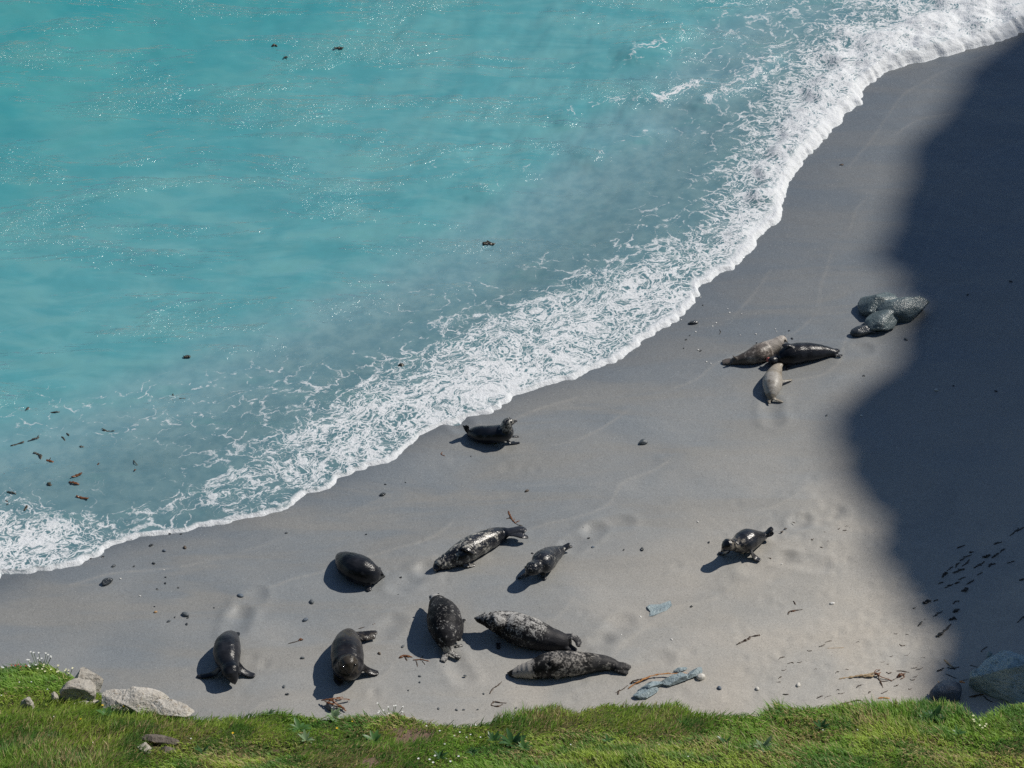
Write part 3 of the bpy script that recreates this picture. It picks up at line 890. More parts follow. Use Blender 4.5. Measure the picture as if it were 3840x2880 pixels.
def make_seal(label, zoom, spine, flippers, mat, pale=None, eyes=1, voxel=.016, mouth=None, group='grey seals resting on the beach', squash=1.0, topal=.0):
    """zoom: (ox, oy, scale) of the look-up crop; spine from nose to tail: (x, y, half width[, height]); flippers: chains of (x, y, height, half width)"""
    ox, oy, sc = zoom
    pts, rr = [], []
    for q in spine:
        x, y, hw = q[:3]
        u, v = ox + x / sc, oy + y / sc
        k = ppm(on_sand(u, v))
        r = hw / sc / k
        h = q[3] if len(q) > 3 else r * .80
        p = on_sand(u, v, h)
        p[2] += zs(p) - SL * float(sd_of(p)[1])
        pts.append(p); rr.append(r)
    pts = np.array(pts); rr = np.array(rr)
    C = catmull(np.c_[pts, rr], 7)
    P, R = C[:, :3], np.maximum(C[:, 3], .012)
    # rounded ends
    e0 = P[0] + (P[0] - P[1]) / (np.linalg.norm(P[0] - P[1]) + 1e-9) * R[0] * .7
    e1 = P[-1] + (P[-1] - P[-2]) / (np.linalg.norm(P[-1] - P[-2]) + 1e-9) * R[-1] * .7
    P = np.vstack([e0, P, e1]); R = np.r_[R[0] * .45, R, R[-1] * .4]
    tl = np.linspace(0, 1, len(P))
    R = R * (1 + .05 * np.sin(tl * 125) * sstep(.15, .2, tl) * (1 - sstep(.30, .38, tl)) + .012 * np.sin(tl * 60 + 1) * sstep(.3, .4, tl))
    vs, fs, S, U, T = loft(P, R * 1.03, R * .95 * squash, 20)
    V_all = [vs]; F_all = [list(f) for f in fs]; off = len(vs)
    for fl in flippers:
        wd_ = None
        if isinstance(fl[0], str): wd_ = {'up': (0, 0, 1), 'x': (1, 0, .2), 'y': (0, 1, .2)}[fl[0]]; fl = fl[1:]
        fp, fr = [], []
        for x, y, h, hw in fl:
            u, v = ox + x / sc, oy + y / sc
            p = on_sand(u, v, h); p[2] += zs(p) - SL * float(sd_of(p)[1])
            fp.append(p); fr.append(hw / sc / ppm(p))
        D = catmull(np.c_[np.array(fp), np.array(fr)], 6)
        Pf, Rf = D[:, :3], np.maximum(D[:, 3], .012)
        Pf = np.vstack([Pf, Pf[-1] + (Pf[-1] - Pf[-2]) * .6]); Rf = np.r_[Rf, Rf[-1] * .55]
        v2, f2, *_ = loft(Pf, Rf * 1.3, np.clip(Rf * .36, .013, .045), 12, wd_)
        V_all.append(v2); F_all += [[i + off for i in f] for f in f2]; off += len(v2)
    VV_ = np.vstack(V_all)
    ground = sand_z(VV_[:, 0], VV_[:, 1])
    VV_[:, 2] = np.maximum(VV_[:, 2], ground - .012)
    me = bpy.data.meshes.new('seal_tmp'); me.from_pydata(VV_.tolist(), [], F_all)
    o = bpy.data.objects.new('seal_tmp', me); COL.objects.link(o)
    md = o.modifiers.new('r', 'REMESH'); md.mode = 'VOXEL'; md.voxel_size = voxel; md.use_smooth_shade = True
    sm = o.modifiers.new('s', 'SMOOTH'); sm.factor = .5; sm.iterations = 4
    dg = bpy.context.evaluated_depsgraph_get()
    body = bpy.data.meshes.new_from_object(o.evaluated_get(dg))
    bpy.data.objects.remove(o); bpy.data.meshes.remove(me)
    body.name = 'grey_seal'
    nv = len(body.vertices); co = np.empty(nv * 3, np.float32); body.vertices.foreach_get('co', co); co = co.reshape(-1, 3)
    d2 = ((co[:, None, :] - P[None]) ** 2).sum(-1); near_i = d2.argmin(1)
    tt = near_i / (len(P) - 1)
    upn = (co[:, 2] - P[near_i, 2]) / (R[near_i] + 1e-6)
    pl = np.full(nv, .5)
    for t0, t1, val in (pale or []):
        pl += (val) * sstep(t0 - .05, t0 + .05, tt) * (1 - sstep(t1 - .05, t1 + .05, tt))
    pl += topal * sstep(.2, 1.0, upn)
    # origin at the seal's base
    base = np.array([P[len(P) // 2, 0], P[len(P) // 2, 1], zs(P[len(P) // 2])])
    co -= base; body.vertices.foreach_set('co', co.astype(np.float32).ravel())
    body.materials.clear(); body.materials.append(mat)
    at = body.attributes.new('pale', 'FLOAT', 'POINT'); at.data.foreach_set('value', pl.astype(np.float32))
    body.update()
    so = bpy.data.objects.new('grey_seal', body); so.location = base
    link(so); tag(so, label, 'seal', group)
    # face: the head is the third spine point, the muzzle points along the first
    hi = 1 + 7 * 2
    hc, hr = P[hi], R[hi]
    fw = P[1] - P[hi]; fw = fw / np.linalg.norm(fw)
    sd = np.cross([0, 0, 1.0], fw); sd = sd / (np.linalg.norm(sd) + 1e-9); uu = np.cross(fw, sd)
    if uu[2] < 0: uu = -uu
    if eyes:
        for sg_ in (-1, 1):
            dirv = fw * .42 + sd * sg_ * .68 + uu * .58; dirv /= np.linalg.norm(dirv)
            v_, f_ = ICO[2]
            r_ = max(.016, hr * .17)
            place('eye', mesh_np('eye', v_ * r_, f_, M_EYE), tuple(hc + dirv * hr * .93 - base), None, None, parent=so)
        v_, f_ = ICO[2]
        place('nose', mesh_np('nose', v_ * np.array([.022, .022, .016]), f_, M_NOSE), tuple(P[0] + np.array([0, 0, .004]) - base), None, None, parent=so)
    if mouth:
        v_, f_ = ICO[3]
        mo = place('mouth', mesh_np('mouth', v_ * np.array([.05, .04, .055]), f_, M_MOUTH), tuple(P[1] + np.array(mouth) - base), None, None, parent=so)
        mo['label'] = 'open pink mouth'
    return so


BK = (.012, .013, .016)
M_S_DARK = mat_seal('seal_coat_black', (.0045, .0055, .008), (.022, .024, .029), .35, 6, .25, .22)
M_S_BROWN = mat_seal('seal_coat_dark_brown', (.0075, .007, .008), (.05, .043, .035), .32, 7, .25, .25)
M_S_SPOT = mat_seal('seal_coat_spotted', (.006, .007, .010), (.44, .42, .37), .40, 9, .24, .45)
M_S_SPOT2 = mat_seal('seal_coat_fine_spots', (.006, .008, .012), (.32, .31, .28), .42, 13, .23, .34)
M_S_DRY = mat_seal('seal_coat_dry_mottled', (.006, .006, .007), (.40, .39, .37), .42, 12, .5, .12)
M_S_DRY2 = mat_seal('seal_coat_dry_grey', (.009, .0088, .0085), (.31, .29, .265), .46, 9, .5, .12)
M_S_JUV = mat_seal('seal_coat_glossy', (.0045, .0055, .008), (.20, .18, .15), .24, 6, .26, .5)
M_S_PALE = mat_seal('seal_coat_pale_spotted', (.075, .062, .052), (.38, .34, .30), .75, 14, .45, .4)
M_S_SANDY = mat_seal('seal_coat_sandy_grey', (.17, .15, .12), (.33, .31, .28), .6, 6, .42, .45)

Z1 = (640, 2240, 2212 / 900); Z2 = (1500, 1900, 3.16); Z3 = (1500, 2180, 2212 / 960); Z4 = (2550, 1050, 2.212); Z5 = (2580, 1930, 5.53); Z6 = (1680, 1540, 6.9125); Z7 = (1180, 2020, 6.9125)

make_seal('dark blue-black seal facing the viewer with both fore flippers spread, left of all', Z1,
          [(584, 770, 36, .12), (576, 742, 54, .17), (558, 688, 84, .25), (542, 636, 86, .25), (520, 545, 120, .25), (522, 450, 120, .24), (545, 385, 88, .18), (565, 350, 50, .10)],
          [[(610, 625, .18, 40), (660, 675, .09, 36), (720, 708, .035, 32), (775, 718, .02, 24)], [(450, 660, .16, 36), (390, 705, .06, 32), (310, 724, .03, 28), (245, 724, .02, 20)],
           [(560, 365, .12, 28), (545, 330, .10, 28), (536, 308, .12, 22)], [(580, 365, .12, 28), (610, 340, .08, 26), (625, 325, .06, 18)]], M_S_DARK, pale=[(.0, .3, .1)])
make_seal('big dark seal sitting up and looking at the viewer, hind flippers out to the right', Z1,
          [(1652, 690, 26, .40), (1650, 655, 46, .45), (1640, 605, 78, .50), (1635, 620, 108, .38), (1635, 640, 138, .28), (1628, 540, 148, .27), (1625, 450, 138, .25), (1635, 370, 96, .19), (1650, 325, 50, .11)],
          [[(1750, 620, .22, 44), (1810, 665, .10, 38), (1865, 688, .04, 36), (1912, 692, .02, 26)], [(1545, 690, .18, 40), (1545, 760, .06, 36), (1575, 800, .02, 26)],
           [(1680, 345, .13, 40), (1760, 342, .10, 40), (1850, 325, .08, 30), (1900, 318, .07, 24)], [(1700, 360, .10, 36), (1790, 365, .07, 36), (1880, 362, .05, 24)], [(1645, 320, .10, 30), (1632, 298, .10, 26)]],
          M_S_BROWN, pale=[(.0, .30, .38), (.7, 1, .2)])
make_seal('plump plain black seal with its pointed head to the right, left of the spotted pair', Z7,
          [(1765, 950, 62), (1700, 930, 120), (1600, 905, 205), (1430, 880, 320), (1180, 790, 380), (930, 670, 350), (760, 540, 240), (660, 460, 130)],
          [[(1360, 1180, .06, 70), (1400, 1290, .025, 70), (1430, 1335, .02, 55)]], M_S_DARK, eyes=1)
make_seal('long spotted seal lying on its side with hind flippers raised beside brown seaweed', Z2,
          [(418, 742, 30, .07), (440, 715, 56), (480, 680, 80), (580, 630, 102), (720, 555, 136), (860, 470, 145), (990, 405, 132), (1120, 345, 112), (1210, 312, 84), (1270, 295, 56, .17)],
          [[(1260, 285, .20, 44), (1350, 262, .21, 36), (1430, 252, .20, 40), (1490, 280, .18, 28)], [(1260, 305, .17, 44), (1360, 315, .17, 38), (1450, 335, .15, 40), (1515, 352, .11, 24)],
           [(730, 455, .40, 40), (800, 480, .38, 50), (870, 520, .30, 46), (915, 540, .24, 30)], [(740, 690, .06, 30), (820, 690, .03, 30), (885, 680, .02, 22)]],
          M_S_SPOT, pale=[(.15, .75, .10), (.0, .14, -.1), (.82, 1, -.6)], voxel=.014)
make_seal('small spotted seal with raised head just right of the long spotted seal', Z2,
          [(1500, 812, 26, .20), (1525, 780, 50, .25), (1562, 738, 88, .32), (1618, 705, 92, .27), (1690, 655, 140, .25), (1765, 590, 124), (1850, 540, 88), (1920, 500, 52, .09)],
          [[(1700, 760, .12, 30), (1695, 820, .04, 26), (1725, 858, .02, 20)], [(1500, 790, .10, 30), (1450, 820, .04, 26), (1395, 838, .02, 18)],
           [(1915, 500, .11, 36), (1965, 465, .14, 32), (2010, 432, .17, 22)], [(1925, 510, .09, 30), (1985, 475, .11, 28), (2040, 465, .11, 18)]], M_S_SPOT2, pale=[(.05, .6, .0)], voxel=.014)
make_seal('dark dry seal seen from behind, white head at the far end, pale splayed hind flippers', Z3,
          [(268, 128, 20, .22), (285, 138, 36, .26), (312, 158, 58, .30), (335, 200, 92, .31), (372, 280, 138, .30), (390, 380, 146, .30), (398, 470, 116, .24), (405, 540, 74, .16), (415, 585, 44, .10)],
          [[(410, 580, .09, 26), (390, 640, .05, 24), (372, 688, .025, 26)], [(425, 590, .09, 26), (470, 630, .05, 22), (515, 660, .025, 22)], [(480, 270, .40, 26), (522, 380, .22, 28), (505, 500, .08, 22)],
           [(515, 335, .10, 16), (562, 328, .03, 14)], [(470, 560, .03, 14), (540, 548, .02, 12)]], M_S_DRY, pale=[(.04, .26, .95), (.3, .5, .0), (.95, 1, .34)])
make_seal('big mottled seal on its side with pale back and curled hind flippers at right', Z3,
          [(662, 318, 22, .26), (690, 322, 38, .28), (745, 325, 62, .30), (830, 342, 96, .30), (930, 372, 126), (1045, 412, 140), (1165, 455, 134), (1290, 492, 106), (1385, 510, 84), (1440, 520, 60)],
          [[(1420, 480, .20, 36), (1490, 475, .21, 30), (1535, 510, .18, 28), (1545, 560, .14, 20)], [(1420, 545, .10, 36), (1480, 575, .06, 32), (1525, 592, .03, 22)], [(840, 275, .48, 36), (862, 330, .46, 40), (875, 385, .38, 30)],
           [(850, 520, .05, 20), (852, 575, .02, 16)]], M_S_DRY, pale=[(.02, .55, .02), (.75, 1, -.3)], topal=.21)
make_seal('long mottled seal nearest the grass, white throat to the left, lying below the pale-backed one', Z3,
          [(948, 788, 22), (985, 788, 40), (1050, 772, 60), (1150, 755, 86), (1285, 722, 112), (1400, 712, 117), (1550, 705, 102), (1690, 702, 80), (1800, 710, 62), (1870, 732, 44)],
          [[(1320, 660, .40, 34), (1368, 740, .26, 36), (1360, 800, .10, 30), (1345, 838, .03, 24)], [(1860, 722, .12, 34), (1930, 728, .09, 32), (1990, 748, .06, 22)], [(1860, 745, .08, 30), (1920, 775, .05, 30), (1968, 795, .03, 22)]],
          M_S_DRY2, pale=[(.14, .34, .62), (.0, .08, -.4), (.45, .75, .12)])
make_seal('glossy dark young seal alone at the right, head up and fore flipper out', Z5,
          [(712, 752, 34, .25), (742, 722, 62, .29), (822, 628, 130, .40), (935, 640, 128, .30), (1105, 600, 225, .24), (1250, 515, 240, .22), (1400, 478, 176, .16), (1530, 448, 112, .11), (1610, 420, 74, .10)],
          [[(1300, 730, .20, 60), (1340, 820, .10, 56), (1410, 900, .03, 60), (1490, 945, .02, 46)], [(850, 780, .12, 56), (740, 800, .04, 50), (630, 800, .02, 40)], [(1600, 410, .12, 60), (1680, 335, .20, 62), (1750, 280, .24, 50)],
           [(1610, 430, .10, 60), (1700, 410, .13, 60), (1760, 360, .17, 46)]], M_S_JUV, pale=[(.25, .5, .15)], voxel=.012)
make_seal('dark seal at the foam edge with raised head and tail flippers up', Z6,
          [(1745, 292, 42, .46), (1680, 300, 78, .47), (1565, 330, 145, .46), (1510, 440, 160, .37), (1490, 570, 225, .25), (1260, 620, 242, .20), (1000, 640, 240), (790, 620, 220), (640, 600, 160), (560, 580, 90)],
          [[(1580, 660, .18, 60), (1700, 690, .12, 45), (1830, 690, .09, 34)], [(1520, 740, .12, 60), (1590, 840, .04, 50), (1700, 860, .02, 44), (1850, 845, .015, 34)], [(560, 570, .12, 60), (500, 500, .20, 62), (490, 400, .32, 44)],
           [(550, 590, .10, 60), (450, 520, .18, 55), (400, 410, .30, 40)]], M_S_SPOT2, pale=[(.10, .36, .16), (.45, 1, -.3)], voxel=.014)
make_seal('brown spotted pale seal behind the black one, head up the beach and hind flippers left', Z4,
          [(880, 512, 14, .24), (868, 502, 24, .27), (845, 500, 40, .28), (795, 538, 56, .22), (725, 580, 76), (650, 612, 80), (575, 642, 62), (500, 662, 43), (440, 675, 32)],
          [[(440, 672, .06, 26), (390, 672, .05, 26), (350, 680, .03, 18)], [(450, 680, .05, 24), (400, 688, .03, 22), (355, 692, .02, 16)], [(500, 655, .10, 14), (460, 645, .16, 12), (440, 632, .22, 10)]], M_S_PALE, pale=[(.0, .5, .3), (.85, 1, -.6)])
make_seal('black seal of the trio with open mouth and pale throat, lying across the pale one', Z4,
          [(738, 655, 18, .16), (765, 668, 34, .16), (805, 662, 52), (860, 642, 74), (920, 622, 90), (1010, 606, 86), (1100, 600, 76), (1190, 598, 56), (1245, 602, 42), (1280, 606, 34)],
          [[(900, 650, .18, 20), (912, 695, .06, 18), (885, 742, .02, 14)], [(1270, 592, .12, 22), (1305, 585, .10, 20), (1318, 600, .08, 12)], [(1275, 612, .06, 22), (1315, 630, .04, 18), (1345, 625, .02, 10)], [(850, 555, .40, 18), (890, 540, .41, 20), (935, 552, .38, 14)]],
          M_S_DARK, pale=[(.05, .18, 1.2), (.8, .95, .5)], mouth=(-.01, -.03, .0))
make_seal('sandy grey seal of the trio seen from behind, hind flippers towards the viewer', Z4,
          [(842, 706, 14, .10), (830, 714, 24, .12), (812, 728, 38), (790, 765, 56), (770, 825, 78), (765, 880, 78), (758, 930, 60), (752, 968, 38), (750, 985, 24)],
          [[(745, 980, .06, 18), (738, 1005, .03, 16), (742, 1028, .02, 10)], [(760, 980, .06, 16), (800, 998, .03, 14), (850, 1016, .02, 10)], [(840, 842, .10, 16), (885, 838, .06, 14), (928, 830, .03, 10)]], M_S_SANDY, pale=[(.5, .85, .25), (.9, 1, -.5)])


_ones = 'first second third fourth fifth sixth seventh eighth ninth tenth eleventh twelfth thirteenth fourteenth fifteenth sixteenth seventeenth eighteenth nineteenth'.split()


def ordinal(n):
    """word for 1, 2, 3 ... 99"""
    if n < 20: return _ones[n - 1]
    tens = {2: 'twent', 3: 'thirt', 4: 'fort', 5: 'fift'}[n // 10]
    return tens + 'ieth' if n % 10 == 0 else tens + 'y-' + _ones[n % 10 - 1]


def ranked(pts, ref, text):
    """a label for each photograph point, by how near it lies to ref"""
    d = [math.hypot(u - ref[0], v - ref[1]) for u, v in pts]
    order = sorted(range(len(pts)), key=lambda i: d[i])
    return {i: text % ('nearest' if k == 0 else ordinal(k + 1) + ' nearest') for k, i in enumerate(order)}


# ------------------------------------------------------------------ pebbles and shells
PB = {}
M_WHITE = mat_rock('white_shell', (.66, .65, .62), (.80, .79, .76), (.55, .50, .42), .5, .4, 20, 0, .004)
M_ORANGE = mat_rock('orange_pebble', (.42, .25, .12), (.52, .34, .18), (.30, .18, .09), .6, .3, 20, 0, .004)
M_BROWNP = mat_rock('brown_pebble', (.085, .065, .048), (.13, .10, .075), (.05, .04, .032), .45, .4, 20, 0, .004)
M_BLUEP = mat_rock('blue_pebble', (.085, .11, .145), (.12, .15, .185), (.06, .08, .105), .45, .4, 15, 0, .004)
for key, m in dict(d=M_DARKROCK, g=M_GREYST, w=M_WHITE, o=M_ORANGE, n=M_BROWNP, b=M_BLUEP, p=M_PALEST).items():
    PB[key] = [rock_mesh('pebble', (1, .66, .5), m, 400 + 7 * i + ord(key), sub=2 if i else 3, cuts=6, cutmin=.72, rough=.08) for i in range(3)]


def pebble(u, v, r, key, label, group=None, rz=None, name='pebble', sx=1.0):
    p = on_sand(u, v); p[2] = zs(p) + r * .18
    o = place(name, PB[key][int(u * 7 + v) % 3], p, label, name, group)
    r *= .82
    o.scale = (r * sx, r, r); o.rotation_euler = (0, 0, (u * .37 + v * .11) % 3.1 if rz is None else rz)
    return o


def zz(ox, oy, sc, x, y): return ox + x / sc, oy + y / sc


_named = [((300, 1980, 2.212), 590, 143, .055, 'd', 'dark oval pebble just below the foam, upper of the left scatter'), ((300, 1980, 2.212), 700, 188, .05, 'b', 'blue-grey oval pebble below the foam on the left'),
          ((300, 1980, 2.212), 870, 162, .055, 'n', 'olive brown pebble below the foam, rightmost of the upper row'), ((300, 1980, 2.212), 280, 317, .055, 'g', 'grey pebble above the shiny black wet stone'),
          ((300, 1980, 2.212), 612, 293, .045, 'd', 'dark pebble just above the small white shell'), ((300, 1980, 2.212), 627, 697, .045, 'o', 'orange pebble on the wet sand left of the large grey pebble'),
          ((300, 1980, 2.212), 875, 720, .095, 'g', 'largest grey pebble of the left scatter, smooth and oval'), ((300, 1980, 2.212), 737, 773, .05, 'g', 'round grey pebble left of the largest grey pebble'),
          ((300, 1980, 2.212), 885, 797, .04, 'd', 'small dark pebble below the largest grey pebble'), ((300, 1980, 2.212), 1330, 567, .08, 'b', 'flat blue-grey stone with a scour streak, between foam and left seals'),
          ((300, 1980, 2.212), 1922, 612, .075, 'g', 'rounded grey pebble half buried above the upright dark seal'), ((300, 1980, 2.212), 1870, 762, .07, 'b', 'long blue-grey pebble above the upright dark seal'),
          ((300, 1980, 2.212), 1713, 40, .04, 'g', 'grey pebble up the beach from the plump black seal'), (Z1, 1215, 560, .05, 'g', 'grey pebble between the two seals that face the viewer'),
          (Z1, 1045, 825, .05, 'g', 'grey pebble near the grass between the two facing seals'), (Z1, 1075, 895, .045, 'd', 'dark pebble nearest the grass below the two facing seals'),
          ((1300, 1700, 1.7015), 230, 265, .075, 'd', 'dark glistening pebble up the beach from the plump black seal'), ((1300, 1700, 1.7015), 1150, 242, .055, 'n', 'brown pebble above the seaweed by the long spotted seal'),
          ((1300, 1700, 1.7015), 1570, 600, .05, 'b', 'blue pebble right of the small spotted seal'), ((1300, 1700, 1.7015), 1885, 615, .06, 'd', 'thin dark pebble left of the lone young seal'),
          ((2300, 1950, 2.011), 1395, 1245, .07, 'p', 'round pale grey pebble near the grass below the driftwood root'), ((2300, 1950, 2.011), 1085, 1275, .06, 'p', 'buried pale pebble right of the blue slate rocks'),
          ((2300, 1950, 2.011), 800, 1272, .065, 'b', 'flat blue pebble right of the blue slate rocks'), ((2300, 1950, 2.011), 590, 650, .04, 'd', 'dark pebble right of the flush slate slab'),
          ((2300, 1950, 2.011), 720, 170, .035, 'd', 'dark pebble left of the young seal head'), ((2900, 900, 2.353), 1437, 1330, .055, 'p', 'pale stone lying in the cliff shade right of the seals'),
          ((2900, 900, 2.353), 1170, 882, .06, 'g', 'grey pebble in front of the boulder cluster'), ((2900, 900, 2.353), 778, 1553, .04, 'w', 'white pebble on the edge of the cliff shade'),
          ((2900, 900, 2.353), 470, 1553, .04, 'g', 'grey pebble left of the white pebble by the cliff shade')]
for z, x, y, r, k, lab in _named:
    u, v = zz(*z, x, y); pebble(u, v, r, k, lab)
_sets = [(('small dark pebble below the left foam, %s the shiny black stone', (400, 2183)), 'small dark pebbles below the left foam', 'd', .03, (300, 1980, 2.212), [(425, 92), (745, 45), (838, 47), (90, 257), (190, 240), (447, 318), (710, 407), (708, 457), (640, 505), (815, 493), (618, 650), (895, 743), (787, 740), (1112, 660)]),
         (('tiny white shell below the left foam, %s the shiny black stone', (400, 2183)), 'white shells below the left foam', 'w', .026, (300, 1980, 2.212), [(695, 346), (335, 422), (497, 562)]),
         (('small grey pebble below the middle seals, %s the white-headed seal flippers', (1690, 2465)), 'grey pebbles by the grass below the middle seals', 'g', .032, (1000, 2300, 2.212), [(1467, 443), (1270, 520), (1270, 570), (1175, 638), (1575, 800), (1635, 798), (1800, 663), (1645, 515), (1425, 790), (1750, 795), (2070, 780)]),
         (('white shell fragment by the trio of seals, %s the black wet stone', (2598, 1210)), 'white shell fragments beside the trio of seals', 'w', .024, (2550, 1050, 2.212), [(655, 373), (630, 453), (300, 357), (510, 285), (410, 275), (270, 385), (790, 410), (150, 580), (220, 680), (170, 150), (500, 460), (130, 430), (395, 245), (800, 430), (875, 490), (255, 695), (10, 330), (1290, 620)]),
         (('dark pebble by the trio of seals, %s the black wet stone', (2598, 1210)), 'dark pebbles beside the trio of seals', 'd', .032, (2550, 1050, 2.212), [(80, 460), (50, 495), (635, 525), (30, 565), (170, 588), (905, 425), (190, 215), (930, 490), (1525, 798)]),
         (('white shell on the open middle sand, %s the flush slate slab', (2470, 2283)), 'white shells in the middle of the beach', 'w', .028, (2300, 1950, 2.011), [(60, 865), (440, 900), (637, 15), (1270, 330), (205, 728)]),
         (('dark pebble on the middle sand, %s the plump black seal', (1340, 2140)), 'dark pebbles on the middle sand', 'd', .03, (1300, 1700, 1.7015), [(375, 185), (1185, 635), (247, 197), (795, 22), (1545, 540), (1768, 617), (328, 900), (345, 790), (1505, 475), (125, 515)]),
         (('dark small stone on the right wet sand, %s the boulder cluster', (3330, 1180)), 'dark stones in the cliff shade', 'd', .04, (2900, 900, 2.353), [(1588, 1290), (1965, 1335), (1713, 487), (795, 1202), (2095, 370)])]
for lab, grp, k, r, z, pts in _sets:
    uv = [zz(*z, x, y) for x, y in pts]
    labs = ranked(uv, lab[1], lab[0])
    for i, (u, v) in enumerate(uv):
        pebble(u, v, r * (.75 + .5 * ((i * 37) % 10) / 10), k, labs[i], grp)
u, v = zz(2300, 1950, 2.011, 1650, 628); pebble(u, v, .05, 'w', 'white mussel shell on dry sand by the shade edge', sx=1.2, rz=.2, name='shell')
u, v = zz(1000, 2300, 2.212, 935, 330); pebble(u, v, .045, 'n', 'brown pebble right of the upright dark seal')
u, v = zz(1000, 2300, 2.212, 1130, 273); pebble(u, v, .045, 'g', 'grey pebble between the upright seal and the white-headed seal')


# ------------------------------------------------------------------ seaweed and driftwood
def mat_weed(name, a, b, rough=.35, spec=.45):
    t = NT(name); co = t.coords()
    return t.finish(bsdf(t, t.mix(t.ramp(t.noise(co, 30, 3), .35, .65), a, b), rough, spec, t.bump(t.noise(co, 60, 2), .5, .005)))


M_WEED = mat_weed('kelp_dark', (.030, .020, .012), (.075, .042, .020))
M_WEEDR = mat_weed('kelp_red_brown', (.085, .030, .012), (.18, .075, .025))
M_WEEDO = mat_weed('kelp_orange', (.30, .12, .03), (.46, .22, .06), .5)
M_WEEDB = mat_weed('wrack_black', (.016, .015, .013), (.038, .032, .024), .5)
M_DRIFT = mat_weed('driftwood', (.28, .20, .12), (.42, .32, .20), .8, .2)
M_FLOAT = mat_weed('floating_weed', (.035, .038, .030), (.070, .060, .042))


def strand_mesh(name, pts, w, mat, lift=.0, thick=.35, surf='sand', wob=.15, seed=0, taper=.45):
    """pts in photograph pixels; returns mesh in coordinates around its own base, and the base"""
    r = np.random.default_rng(seed)
    W3 = []
    for i, q in enumerate(pts):
        u, v = q[:2]; h = q[2] if len(q) > 2 else 0
        if surf == 'sand':
            p = on_sand(u, v, h); p[2] = zs(p) + h
        else:
            p = on_level(u, v, -.12); p = on_level(u, v, sea_z(p[0], p[1])); p[2] += .012 - .02 * ((i + seed) % 2)
        W3.append(p)
    W3 = np.array(W3)
    P = catmull(W3, 5) if len(W3) > 2 else np.linspace(W3[0], W3[-1], 8)
    n = len(P)
    P[:, :2] += r.normal(0, w * wob, (n, 2)); P[:, 2] += np.abs(r.normal(0, w * .3, n)) + w * thick * .5 + lift
    tt = np.linspace(0, 1, n)
    R = w * (1 - taper * np.abs(tt * 2 - 1) ** 2) * (1 + .35 * r.normal(0, 1, n).clip(-1, 1))
    v, f, *_ = loft(P, np.maximum(R, w * .25), np.maximum(R * thick, .004), 8)
    base = P.mean(0); base[2] = P[:, 2].min()
    me = bpy.data.meshes.new(name); me.from_pydata((v - base).tolist(), [], f)
    me.polygons.foreach_set('use_smooth', [True] * len(me.polygons)); me.materials.append(mat)
    return me, base


def strand(name, pts, w, mat, label, cat='seaweed', group=None, z=None, **kw):
    if z: pts = [(*zz(*z, q[0], q[1]), *q[2:]) for q in pts]
    me, b = strand_mesh(name, pts, w, mat, **kw)
    return place(name, me, b, label, cat, group)


def clump(name, chains, label, z=None, cat='seaweed', part='frond'):
    root = None
    for i, (pts, w, mat) in enumerate(chains):
        if z: pts = [(*zz(*z, q[0], q[1]), *q[2:]) for q in pts]
        me, b = strand_mesh(part, pts, w, mat, seed=i + 3)
        if root is None:
            root = bpy.data.objects.new(name, None); root.location = b; root.empty_display_size = .1
            link(root); tag(root, label, cat); rb = b
        place(part, me, b - rb, None, None, parent=root)
    return root


clump('seaweed_clump', [([(1385, 950, .05), (1450, 945, .1), (1530, 935, .1), (1650, 945, .03)], .022, M_WEEDR), ([(1420, 960, .08), (1490, 985, .08), (1560, 1000, .04), (1615, 1045, .02)], .024, M_WEEDR),
                        ([(1440, 940, .10), (1500, 960, .1), (1540, 985, .06)], .028, M_WEEDR), ([(1520, 950, .08), (1545, 925, .06), (1590, 925, .03)], .018, M_WEEDR), ([(1480, 1000, .05), (1540, 1010, .03), (1600, 1020, .02)], .016, M_WEED)],
      'red-brown seaweed clump draped over a pointed black rock at the grass edge', Z1)
clump('seaweed_clump', [([(1095, 368), (1150, 352), (1208, 362)], .026, M_WEEDR), ([(1150, 360), (1165, 395)], .014, M_WEED), ([(1215, 385), (1280, 382), (1355, 396)], .016, M_WEEDR), ([(1240, 388), (1252, 440)], .008, M_WEED), ([(1275, 380), (1298, 348)], .008, M_WEED), ([(1290, 392), (1315, 425)], .007, M_WEED)],
      'brown seaweed clump between the upright seal and the white-headed seal', (1000, 2300, 2.212))
clump('seaweed_clump', [([(1282, 45), (1305, 100), (1330, 150), (1372, 192)], .016, M_WEEDR), ([(1262, 138), (1310, 128), (1330, 150)], .012, M_WEED), ([(1345, 165), (1362, 135)], .010, M_WEEDR), ([(1360, 185), (1418, 160)], .012, M_WEEDR), ([(1372, 192), (1410, 212), (1455, 215)], .008, M_WEED)],
      'forked brown seaweed just above the long spotted seal tail', Z2)
clump('kelp_frond', [([(1080, 427), (1140, 412), (1185, 398)], .009, M_WEED), ([(1178, 400), (1200, 390), (1222, 392)], .022, M_WEEDR)], 'thin kelp stalk with a leafy end, between the two facing seals', Z1, part='blade')
clump('kelp_frond', [([(1728, 285), (1800, 270), (1870, 252)], .010, M_WEED), ([(1862, 255), (1900, 238)], .018, M_WEEDR)], 'thin kelp stalk behind the hind flippers of the upright seal', Z1, part='blade')
strand('seaweed_strand', [(1850, 662), (1880, 620), (1920, 595), (1950, 563)], .013, M_WEED, 'brown seaweed strand left of the white-throated seal near the grass', z=(1000, 2300, 2.212))
clump('seaweed_clump', [([(1858, 755), (1890, 730), (1940, 738), (1992, 742)], .012, M_WEED), ([(1862, 760), (1920, 768), (1960, 752)], .014, M_WEED), ([(1880, 742), (1878, 720)], .008, M_WEED)], 'looped dark seaweed at the grass below the white-throated seal', (1000, 2300, 2.212))
